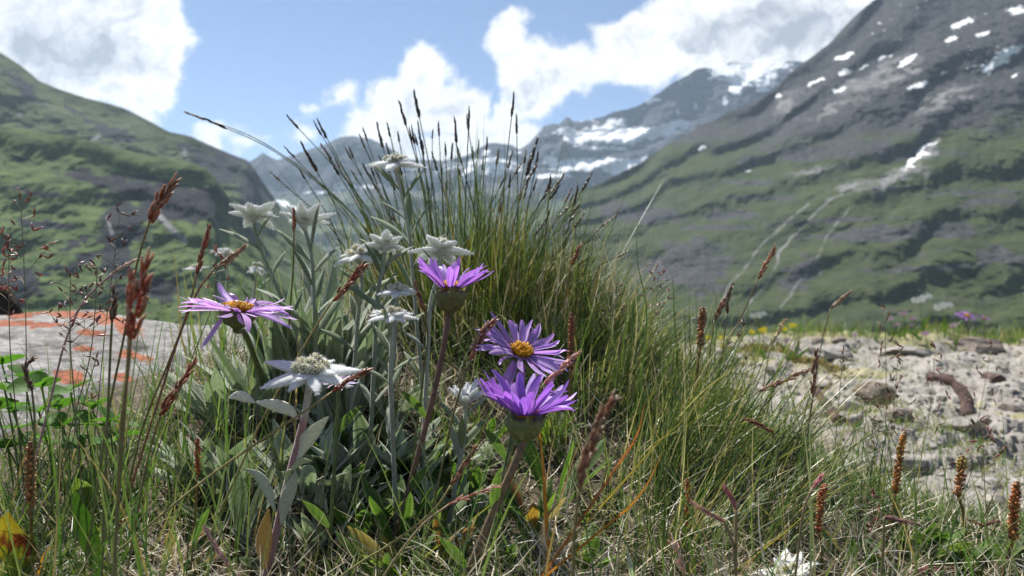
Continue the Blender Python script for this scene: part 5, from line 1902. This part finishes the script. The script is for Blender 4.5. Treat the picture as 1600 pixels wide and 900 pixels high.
PN = panicle
PN('open panicle with dark red spikelets highest over the green slope', (32, 300), (42, 640), 0.42, 55, 13, (0.20, 0.075, 0.05), 1, 8)
PN('dense reddish panicle at the frame edge beside the boulder crest', (14, 385), (30, 690), 0.38, 26, 14, (0.20, 0.06, 0.045), 2, 8, frac=0.4)
PN('airy panicle with drooping dark spikelets left of the leaning stout head', (188, 332), (150, 660), 0.44, 62, 13, (0.11, 0.05, 0.045), 3, 8)
PN('wide spreading panicle crossing the orange lichen band', (110, 432), (118, 640), 0.36, 60, 12, (0.14, 0.055, 0.05), 4, 7)
PN('low panicle with maroon spikelets in front of the pale rock face', (152, 420), (108, 680), 0.34, 44, 11, (0.16, 0.05, 0.05), 5, 8)
PN('thin panicle bowing beside the slim rusty seed head', (340, 395), (300, 560), 0.42, 26, 9, (0.20, 0.09, 0.06), 6, 7)
PN('brown panicle behind the tall golden bistort, longest of the rocky side', (1383, 482), (1380, 800), 0.52, 26, 15, (0.17, 0.09, 0.06), 7, 7, frac=0.75)
PN('brown panicle with upright tip before the rounded brown rock', (1405, 540), (1372, 800), 0.55, 20, 15, (0.19, 0.09, 0.07), 8, 7, frac=0.6)
PN('rusty panicle leaning before the curved rod', (1462, 545), (1420, 800), 0.56, 30, 12, (0.21, 0.10, 0.07), 9, 7)
PN('fine grey panicle between curved rod and stub', (1550, 540), (1500, 790), 0.60, 34, 11, (0.15, 0.08, 0.06), 10, 6)
PN('drooping maroon panicle standing before the stub of rod', (1535, 660), (1548, 880), 0.44, 34, 11, (0.16, 0.065, 0.055), 11, 8, frac=0.4)
PN('short brown panicle before the bright angular stone', (1345, 620), (1352, 830), 0.56, 16, 8, (0.15, 0.08, 0.06), 12, 6, frac=0.35)
PN('thin panicle with dark spikelets just past the arching sedge tips', (1318, 548), (1300, 800), 0.50, 10, 6, (0.16, 0.10, 0.06), 13, 6, frac=0.25)
PN('tangled pink-brown panicle over the thinning sedge edge', (1030, 425), (1000, 560), 0.56, 34, 12, (0.24, 0.12, 0.11), 14, 6)
PN('sparse tan panicle leaning over the loose straw clump', (968, 445), (945, 580), 0.58, 26, 9, (0.22, 0.16, 0.12), 15, 5)
PN('small dark panicle beside the purplish drooping seed head', (1160, 505), (1150, 640), 0.58, 18, 8, (0.10, 0.06, 0.05), 16, 7)
PN('maroon panicle in the corner weeds under the tall golden bistort', (1366, 775), (1372, 905), 0.42, 24, 8, (0.20, 0.06, 0.06), 17, 8)
PN('slender panicle reaching across the pale boulder middle', (150, 560), (90, 760), 0.33, 26, 8, (0.16, 0.06, 0.06), 18, 7)

# ---------------------------------------------------------------- leafy rosettes
def rosette(label, px, py, n, L, wd, kind, seed, spread=0.7, up_=0.7, d=None, bias=(0, 0)):
    r = np.random.default_rng(seed + 1300)
    h = ground_hit(px, py)
    if d is not None or h is None:
        h = P(px, py, d or 0.5)
        h[2] = Gs(h[0], h[1])
    root = thing('leaf_rosette', label, 'leafy plant', h, 'leafy rosettes in the turf')
    for k in range(n):
        th = k * 2.39996 + r.normal(0, 0.2)
        o = np.array([math.cos(th) + bias[0], math.sin(th) * 0.8 + bias[1], 0])
        dd = unit(o * spread * r.uniform(0.4, 1.2) + np.array([0, 0, up_ * r.uniform(0.8, 1.6)]))
        l = L * r.uniform(0.7, 1.15)
        base = h + o * 0.003 + np.array([0, 0, -0.002])
        p = droop_path(base, dd, l, o * r.uniform(0.2, 0.9) + np.array([0, 0, -0.5 * r.random()]), 11)
        w_ = np.interp(np.linspace(0, 1, 11), np.linspace(0, 1, 9), [0.22, 0.26, 0.36, 0.58, 0.82, 1.0, 0.98, 0.70, 0.08] if kind != 'grey' else LEAFW)
        side = np.cross(dd, o + np.array([0, 0, 0.3])) + r.normal(0, 0.25, 3)
        mb = MB()
        if kind == 'grey':
            g = pick(r, 1, [(0.13, 0.18, 0.09), (0.19, 0.24, 0.14), (0.28, 0.32, 0.22), (0.09, 0.13, 0.06)], [3, 3, 2, 1])[0]
            mb.leaf(p, w_ * l * wd, side, g, (0.50, 0.53, 0.44), 0.30)
            m = M_FELTLEAF
        elif kind == 'dark':
            g = pick(r, 1, [(0.035, 0.060, 0.030), (0.055, 0.085, 0.040), (0.09, 0.125, 0.06)], [3, 3, 1])[0]
            mb.leaf(p, w_ * l * wd, side, g, (0.42, 0.46, 0.36), 0.35)
            m = M_FELTLEAF
        else:
            g = pick(r, 1, [(0.045, 0.095, 0.020), (0.070, 0.130, 0.028), (0.035, 0.070, 0.022), (0.11, 0.16, 0.03)], [4, 4, 2, 1])[0]
            if kind == 'mixed' and r.random() < 0.25:
                g = np.array([(0.30, 0.13, 0.03), (0.36, 0.26, 0.05), (0.22, 0.07, 0.03)][r.integers(0, 3)])
            mb.leaf(p, w_ * l * wd, side, g, (0.22, 0.28, 0.13), 0.28)
            m = M_LEAF
        mb.build('leaf', m, root)
    return root


RS = rosette
RS('grey felted leaves spreading under the lilac aster', 372, 640, 12, 0.040, 0.105, 'grey', 1, 1.0, 0.45)
RS('tall grey leaves clustered round the upward pointing edelweiss stem', 470, 640, 12, 0.048, 0.095, 'grey', 2, 0.5, 1.0)
RS('grey leaves fanning right below the ragged edelweiss', 545, 640, 12, 0.044, 0.10, 'grey', 3, 0.8, 0.8)
RS('grey leafy shoots behind the largest edelweiss head', 430, 600, 10, 0.042, 0.10, 'grey', 4, 0.8, 0.8)
RS('grey leaves under the flat open edelweiss', 610, 660, 11, 0.036, 0.11, 'grey', 5, 0.8, 0.7)
RS('silvery leaves around the half closed bud', 715, 740, 11, 0.030, 0.12, 'grey', 6, 0.9, 0.6)
RS('low grey leaves between the bud and long brown aster stem', 670, 690, 9, 0.030, 0.12, 'grey', 7, 0.8, 0.6)
RS('broad dark felted leaves left of the largest edelweiss stem', 375, 860, 6, 0.050, 0.095, 'dark', 8, 0.45, 1.0)
RS('broad grey leaves at the foot of the largest edelweiss', 455, 900, 8, 0.040, 0.10, 'dark', 9, 0.8, 0.7)
RS('green spoon leaves right of the largest edelweiss stem', 530, 800, 10, 0.034, 0.11, 'green', 10, 0.7, 0.8)
RS('upright narrow green leaves below the long brown aster stem', 622, 870, 10, 0.040, 0.085, 'green', 11, 0.4, 1.0)
RS('round tipped green leaves between the two long aster stems', 690, 830, 9, 0.034, 0.13, 'green', 12, 0.8, 0.7)
RS('broad green leaf rosette at the bottom by the withered edelweiss', 650, 920, 9, 0.036, 0.14, 'mixed', 13, 0.8, 0.7)
RS('narrow green leaves under the pink and cream seed head', 740, 850, 9, 0.032, 0.10, 'green', 14, 0.7, 0.8)
RS('dark green leaves beneath the deepest violet aster', 830, 850, 8, 0.040, 0.10, 'mixed', 15, 0.4, 1.0)
RS('tall ribbed green leaves right of the deepest violet aster', 862, 810, 5, 0.052, 0.11, 'mixed', 16, 0.35, 1.2, bias=(0.3, 0))
RS('green leaves in the grass at the bottom behind the orange blades', 905, 900, 8, 0.028, 0.12, 'green', 17, 0.8, 0.7)
RS('single stand of pointed green leaves in the near turf', 135, 850, 3, 0.042, 0.15, 'green', 18, 0.3, 1.1)
RS('green rosette near the pale pink knobbly seed head', 275, 905, 7, 0.026, 0.18, 'mixed', 19, 0.9, 0.6)
RS('dark green leaves in the gap behind the largest edelweiss stem', 500, 740, 9, 0.034, 0.10, 'green', 20, 0.6, 0.8)
RS('mixed green leaves below the half closed bud', 745, 790, 9, 0.034, 0.11, 'mixed', 21, 0.6, 0.8)
RS('small green leaves near the narrow red seed head', 560, 710, 9, 0.026, 0.12, 'green', 22, 0.8, 0.7)
RS('compact green rosette in the hollow right of the deepest aster', 935, 830, 8, 0.026, 0.13, 'mixed', 23, 0.8, 0.6)
RS('leafy green weeds in the corner before the bare rock', 1490, 895, 14, 0.024, 0.17, 'green', 24, 0.8, 0.9)
RS('leafy green weeds under the tall golden bistort', 1440, 870, 16, 0.026, 0.15, 'green', 25, 0.8, 0.9)
RS('leafy green weeds next to the thick orange bistort', 1560, 880, 14, 0.024, 0.17, 'green', 26, 0.8, 0.9)
RS('leafy weeds beside the bending red-brown bistort', 1330, 890, 12, 0.024, 0.14, 'mixed', 27, 0.8, 0.8)
RS('grey leaves at the edge of the lichened boulder', 300, 640, 9, 0.030, 0.11, 'grey', 28, 1.0, 0.5)
RS('grey shoots under the edelweiss seen from beneath', 500, 585, 10, 0.045, 0.095, 'grey', 29, 0.5, 1.0)
RS('green leaves in shade below the cup shaped aster', 760, 700, 9, 0.034, 0.10, 'green', 30, 0.6, 0.8)


for i, (px, dp, n, L, lab) in enumerate(((448, 0.50, 20, 0.066, 'tall upright grey-green shoot left of the edelweiss seen from beneath'), (505, 0.49, 22, 0.072, 'tall grey-green shoot between two tall edelweiss stems'),
        (545, 0.49, 20, 0.062, 'grey-green shoot standing under the shiny rust-red seed head'), (410, 0.50, 18, 0.052, 'grey-green shoot right behind the lilac aster stem'),
        (345, 0.50, 18, 0.048, 'grey-green shoot spreading left under the lilac aster petals'), (580, 0.45, 18, 0.048, 'grey shoot beside the stem of the flat open edelweiss'),
        (480, 0.43, 18, 0.046, 'grey-green shoot above the largest edelweiss'), (645, 0.45, 16, 0.044, 'grey-green shoot left of the long brown aster stem'),
        (320, 0.45, 16, 0.040, 'low grey shoot between boulder end and largest edelweiss'), (700, 0.42, 14, 0.036, 'low grey-green shoot below the half closed bud'),
        (380, 0.44, 16, 0.044, 'grey-green shoot directly under the lilac aster cup'), (530, 0.42, 14, 0.040, 'grey shoot right behind the narrow red seed head'))):
    tall = L > 0.055
    RS(lab, px, 600, n, L * (1.3 if tall else 1.1), 0.085 if tall else 0.105, 'grey', 60 + i, 0.35 if tall else 0.75, 1.2 if tall else 0.8, d=dp)


for i, (px, py, n, L, kind, lab) in enumerate(((560, 850, 9, 0.034, 'green', 'green leaves in the near turf between largest edelweiss stem and narrow upright leaves'), (590, 780, 9, 0.034, 'green', 'green leaves at the foot of the long brown aster stem'),
        (700, 900, 8, 0.034, 'mixed', 'mixed leaves at the bottom under the pink and cream seed head'), (655, 770, 9, 0.036, 'green', 'upright green leaves behind the brownish pink seed head'),
        (780, 900, 8, 0.032, 'green', 'green leaves at the base of the deepest violet aster'), (500, 870, 8, 0.036, 'grey', 'dark grey-green leaves right of the yellowed leaf'),
        (420, 760, 9, 0.034, 'grey', 'grey leaves level with the middle of the largest edelweiss stem'), (340, 790, 8, 0.036, 'grey', 'grey-green leaves beside the small rust-red bistort'),
        (610, 930, 7, 0.036, 'green', 'broad green leaves cut by the bottom edge of the view'), (850, 700, 8, 0.030, 'green', 'green leaves just right of the thick green aster cup'))):
    RS(lab, px, py, n, L, 0.11, kind, 90 + i, 0.6, 0.9)


# red-yellow leaf at the frame edge, pale blade, coloured blades
def single(name, label, cat, pixpts, d, wpx, col, **kw):
    o = lone_leaf(name, label, cat, pixpts, d, wpx, col, **kw)
    return o


r_ = np.random.default_rng(9)
def blotched_leaf():
    p = spline([P(x, y, 0.315) for x, y in ((27, 908), (22, 870), (17, 832), (24, 796))], 26)
    W = np.interp(np.linspace(0, 1, 26), np.linspace(0, 1, 9), [0.45, 0.62, 0.80, 0.95, 1.0, 0.96, 0.80, 0.50, 0.05]) * 54 / F * 0.315 / 2
    p = p + np.array([0, 0.004, 0]) * np.sin(np.linspace(0, 5, 26))[:, None]
    mb = MB()
    mb.leaf(p, W, (1, 0.35, 0.0), (1, 1, 1), None, 0.35, 7)
    t = np.repeat(np.linspace(0, 1, 26), 15)
    u = np.tile(np.linspace(-1, 1, 15), 26)
    n1 = fbm(u * 1.6, t * 3.5, 0, 4, 8)
    n2 = fbm(u * 5, t * 10, 0, 4, 9)
    base = np.array((0.13, 0.17, 0.03)) + (np.array((0.36, 0.25, 0.035)) - np.array((0.13, 0.17, 0.03))) * sstep(0.1, 0.8, t + 0.4 * n2)[:, None]
    red = sstep(0.05, 0.22, 0.55 - np.hypot(u * 0.7 - 0.1, (t - 0.52) * 2.0) * 0.9 + 0.55 * n1 + 0.2 * n2)[:, None]
    c = base * (1 - red) + np.array((0.12, 0.028, 0.022)) * red
    c = c * (1 + 0.25 * n2[:, None]) * np.where(np.abs(u) < 0.08, 1.4, 1)[:, None]
    mb.K[0] = c * 0.62
    o = mb.build('broad_leaf', M_LEAF, origin=p[0])
    o.location = p[0]
    tag(o, 'broad leaf turning yellow and dark red beside the plump bistort', 'leaf')


blotched_leaf()
single('broad_leaf', 'upright dark green pointed leaf in the near turf', 'leaf', [(150, 870), (138, 835), (126, 800), (116, 765)], 0.335, 30, (0.05, 0.11, 0.02), side=(1, 0.4, 0.0), edge=(0.08, 0.14, 0.03), fold=0.5)
single('narrow_leaf', 'orange curled leaf beside the red and yellow leaf', 'leaf', [(58, 905), (62, 880), (70, 862), (86, 852)], 0.32, 8, (0.45, 0.20, 0.03), side=(0.3, 0.5, 0.8))
single('narrow_leaf', 'pale blue-grey blade end sticking up at the bottom', 'leaf', [(992, 930), (988, 900), (984, 880), (978, 860)], 0.33, 12, (0.50, 0.54, 0.54), side=(1, 0.4, 0.0))
for i, (pp, w_, cc, lab) in enumerate((
        ([(955, 815), (985, 790), (1012, 755), (1036, 705)], 7, (0.42, 0.17, 0.03), 'orange-red blade rising right of the large brown head'),
        ([(970, 720), (990, 690), (1000, 665), (1008, 625)], 7, (0.34, 0.13, 0.05), 'rusty blade with crimson middle above the orange-red one'),
        ([(940, 790), (985, 740), (1030, 690), (1075, 650)], 5, (0.30, 0.24, 0.06), 'long green blade turning orange, reaching over the bushy clump'),
        ([(852, 790), (850, 750), (846, 700), (840, 655)], 8, (0.60, 0.24, 0.03), 'bright orange blade standing against the deepest aster cup'),
        ([(620, 905), (700, 840), (790, 770), (870, 700)], 5, (0.24, 0.26, 0.05), 'long yellow-green blade slanting across the turf'),
        ([(1130, 905), (1190, 860), (1240, 820), (1300, 762)], 6, (0.28, 0.26, 0.06), 'olive blade rising toward the bending bistort'),
        ([(1150, 910), (1170, 880), (1200, 850), (1230, 838)], 5, (0.48, 0.22, 0.04), 'short orange blade low beside the arching sedge'),
        ([(800, 905), (860, 860), (920, 800), (1000, 730)], 5, (0.16, 0.20, 0.05), 'long straight green blade crossing in front of the dark hollow'),
        ([(1180, 740), (1260, 690), (1340, 670), (1430, 648)], 5, (0.20, 0.20, 0.06), 'longest arching blade with a dark tip over the bare rock'),
        ([(1120, 760), (1190, 690), (1270, 610), (1320, 560)], 5, (0.20, 0.22, 0.06), 'long yellow-green blade pointing at the upright dark red head'),
        ([(300, 905), (345, 800), (420, 700), (470, 600)], 4, (0.26, 0.28, 0.08), 'thin curved stem before the largest edelweiss'),
        ([(240, 905), (330, 780), (470, 700), (540, 620)], 4, (0.22, 0.22, 0.07), 'thin olive blade crossing under the largest edelweiss'),
        ([(240, 845), (290, 800), (330, 740), (420, 690)], 4, (0.30, 0.29, 0.10), 'pale arched blade over the sunlit straw'),
        ([(635, 540), (600, 470), (560, 430), (500, 400)], 3, (0.10, 0.13, 0.04), 'dark thin blade behind the shiny rust-red head'),
        ([(1005, 560), (1010, 480), (995, 400), (1000, 300)], 4, (0.06, 0.11, 0.03), 'single tall dark green blade right of the tussock'),
        ([(712, 905), (700, 860), (640, 760), (598, 690)], 4, (0.20, 0.24, 0.06), 'green stem leaning left over the upright narrow leaves'))):
    single('lone_grass', lab, 'grass blade', pp, 0.30 + 0.012 * i if i not in (14, 8, 9) else 0.45, w_ * 0.72, cc, side=(1, 0.2, 0.3), mat=M_GRASS, prof=(0.9, 1, 1, 0.95, 0.85, 0.7, 0.5, 0.3, 0.05))

# clover at the left
def clover():
    r = np.random.default_rng(404)
    b = P(40, 680, 0.42)
    b[2] = Gs(b[0], b[1])
    root = thing('clover_plant', 'bright green round leaved clover growing against the lichened boulder', 'clover', b)
    pts = [(38, 590), (10, 610), (70, 605), (130, 665), (20, 645), (60, 645), (95, 640), (5, 570), (140, 640), (165, 660), (30, 670), (80, 690), (110, 610), (150, 690), (-10, 640), (48, 700), (190, 665), (100, 670), (15, 700), (125, 700), (175, 690)]
    for px, py in pts:
        d = 0.44 + r.uniform(-0.03, 0.05)
        c = P(px + r.uniform(-6, 6), py, d)
        g = Gs(c[0], c[1])
        mb = MB()
        s0 = np.array([c[0] * 0.85 + b[0] * 0.15, c[1] + 0.01, g])
        mb.tube(spline([s0, (s0 + c) / 2 + [0.003, 0, 0], c], 6), 0.0005, 5, (0.10, 0.16, 0.04))
        mb.build('stem', M_STEM, root)
        L = r.uniform(0.010, 0.0155)
        for k in range(3):
            th = k * 2.094 + r.uniform(0, 0.6)
            dd = unit([math.cos(th), math.sin(th) - 0.25, r.uniform(0.1, 0.9)])
            p = droop_path(c, dd, L, np.array([0, 0, -0.5 * r.random()]), 9)
            mb = MB()
            gg = pick(r, 1, [(0.060, 0.150, 0.025), (0.085, 0.19, 0.030), (0.045, 0.10, 0.025)], [4, 3, 2])[0]
            mb.leaf(p, L * 0.46 * np.array([0.1, 0.45, 0.75, 0.95, 1.0, 0.98, 0.85, 0.6, 0.25]), np.cross(dd, [0, 0, 1]) + r.normal(0, 0.2, 3), gg, (0.12, 0.22, 0.06), 0.25)
            mb.build('leaf', M_LEAF, root)


clover()


# ---------------------------------------------------------------- plants along the far rim
def far_plants():
    r = np.random.default_rng(606)

    def stemmed(name, label, cat, px, py, d, rpx, heads, col, col2, grp=None, flat=False):
        c = P(px, py, d)
        g = gz(c[0], c[1]) - 0.003
        root = thing(name, label, cat, (c[0], c[1], g), grp)
        mb = MB()
        mb.tube(spline([(c[0] + 0.01, c[1], g), (c[0] + 0.004, c[1], (g + c[2]) / 2), c], 8), 0.0016, 5, (0.10, 0.15, 0.05))
        mb.build('stem', M_STEM, root)
        R = rpx / F * d
        for k in range(heads):
            th = k * 2.39996
            q = c + np.array([math.cos(th), math.sin(th), 0.35 * math.sin(th * 1.7)]) * R * math.sqrt(k / max(heads, 1)) * (0.9 if heads > 1 else 0) + [0, 0, r.uniform(-0.1, 0.15) * R]
            rr = R / math.sqrt(heads) * 1.0 if heads > 1 else R
            mb = MB()
            nb = 9
            for j in range(nb):
                t2 = j / nb * 6.283 + r.uniform(-0.1, 0.1)
                dd = unit(np.array([math.cos(t2), 0.62 * math.sin(t2), 0.78 * math.sin(t2)]) + np.array([0, -0.1, 0.15]))
                p = droop_path(q, dd, rr, np.array([0, 0, -0.4]), 5)
                mb.leaf(p, rr * 0.30 * np.array([0.5, 0.9, 1.0, 0.85, 0.3]), np.cross(dd, [0, -0.78, 0.62]), np.array(col) * r.uniform(0.85, 1.1), None, 0.2, 1)
            mb.spindle(q, q + [0, 0, rr * 0.3], rr * 0.28, 6, col2)
            mb.build('flower_head', M_PETAL if col[2] > col[1] else M_DISC, root)
        for k in range(3):
            dd = unit([r.normal(), r.normal() * 0.5, 1.2])
            p = droop_path((c[0] + 0.008, c[1], g + (c[2] - g) * 0.15 * k), dd, (c[2] - g) * 0.45, [r.normal() * 0.5, 0, -0.3], 6)
            mb = MB()
            mb.leaf(p, (c[2] - g) * 0.04 * np.array([0.4, 0.8, 1, 0.9, 0.6, 0.1]), np.cross(dd, [0, -1, 0.1]), (0.09, 0.14, 0.04), None, 0.2, 1)
            mb.build('leaf', M_LEAF, root)
    Y, Yc = (0.78, 0.66, 0.02), (0.72, 0.50, 0.01)
    for px, py, rp, n, lab in ((1107, 528, 7, 1, 'single low yellow flower nearest the golden bistort'), (1130, 527, 8, 2, 'pair of yellow flowers beside the golden bistort'), (1128, 540, 6, 1, 'low yellow flower under the yellow pair'),
                               (1175, 519, 7, 1, 'small yellow flower left of the bright cluster'), (1192, 516, 12, 4, 'bright cluster of yellow flowers on the grassy rim'), (1226, 515, 6, 1, 'faint yellow flower partly behind the straw seed head'),
                               (1240, 508, 9, 2, 'yellow flower rising highest, right of the straw seed head')):
        stemmed('yellow_flower', lab, 'yellow flower', px, py, 2.3, rp * 0.72, n, Y, Yc, 'yellow flowers on the rim')
    Wt = (0.62, 0.64, 0.60)
    stemmed('white_umbel', 'flat white umbel highest above the far rim', 'white flower', 1438, 468, 3.3, 15, 7, Wt, (0.5, 0.52, 0.4), 'white umbels on the rim')
    stemmed('white_umbel', 'flat white umbel on a thick pale stem, nearer the purple asters', 'white flower', 1472, 479, 3.3, 14, 7, Wt, (0.5, 0.52, 0.4), 'white umbels on the rim')
    stemmed('white_umbel', 'faint white umbel above the yellow flower cluster', 'white flower', 1183, 493, 3.2, 13, 7, (0.50, 0.53, 0.47), (0.45, 0.48, 0.38), 'white umbels on the rim')
    PK = (0.52, 0.42, 0.44)
    for i, (px, py, rp) in enumerate(((1392, 498, 10), (1412, 490, 12), (1428, 497, 10), (1402, 507, 9), (1424, 508, 9))):
        stemmed('pink_flower', ['pale pink flower head nearest the brown panicle tip', 'largest and highest pale pink flower head on the rim', 'pale pink flower head under the flat white umbel', 'low pale pink flower head near the slab', 'lowest pink flower head right of the others'][i],
                'pink flower', px, py, 3.3, rp * 0.68, 5, PK, (0.5, 0.35, 0.4), 'pink flowers on the rim')
    for i, (px, py, rp) in enumerate(((1446, 521, 7), (1490, 508, 6), (1230, 532, 6), (1246, 545, 6), (1336, 522, 5))):
        stemmed('pink_flower', ['small whitish-pink bloom before the grass of the rim', 'tiny pink bloom between white umbel and purple aster', 'pink bloom on top of the reddish thyme cushion', 'pink bloom at the front of the reddish thyme cushion', 'tiny whitish bloom at the left end of the rim grass'][i],
                'pink flower', px, py, 3.1 if i not in (2, 3) else 2.45, rp, 3, (0.60, 0.48, 0.50), (0.5, 0.4, 0.42), 'pink flowers on the rim')
    # thyme cushion
    n = 3600
    c = P(1225, 552, 2.5)
    a = r.uniform(0, 6.28, n)
    q_ = np.sqrt(r.random(n))
    x = c[0] + np.cos(a) * q_ * 0.17
    y = c[1] + np.sin(a) * q_ * 0.22
    z0 = np.array([gz(i, j) for i, j in zip(x, y)])
    z = z0 + 0.045 * (1 - q_ ** 2) * r.uniform(0.3, 1, n)
    c0 = pick(r, n, [(0.17, 0.12, 0.09), (0.24, 0.15, 0.12), (0.14, 0.14, 0.07), (0.34, 0.22, 0.20), (0.09, 0.10, 0.05)], [3, 3, 3, 2, 2])
    V, q, cc = blades(np.stack([x, y, z], -1), a, r.uniform(0, 1.2, n), r.uniform(0, 0.8, n), r.uniform(0.008, 0.020, n), r.uniform(0.0014, 0.0032, n), 2, c0, c0 * 1.2, r.uniform(0, 6.28, n))
    org = np.array([c[0], c[1], gz(c[0], c[1])])
    o = mesh_obj('thyme_cushion', V, None, q, cc, M_LEAF, origin=org)
    o.location = org
    tag(o, 'low reddish brown thyme cushion on the rim behind the layered slab', 'cushion plant')


far_plants()
print('tris', sum(len(m.polygons) * 2 for m in bpy.data.meshes), 'objects', len(bpy.data.objects))
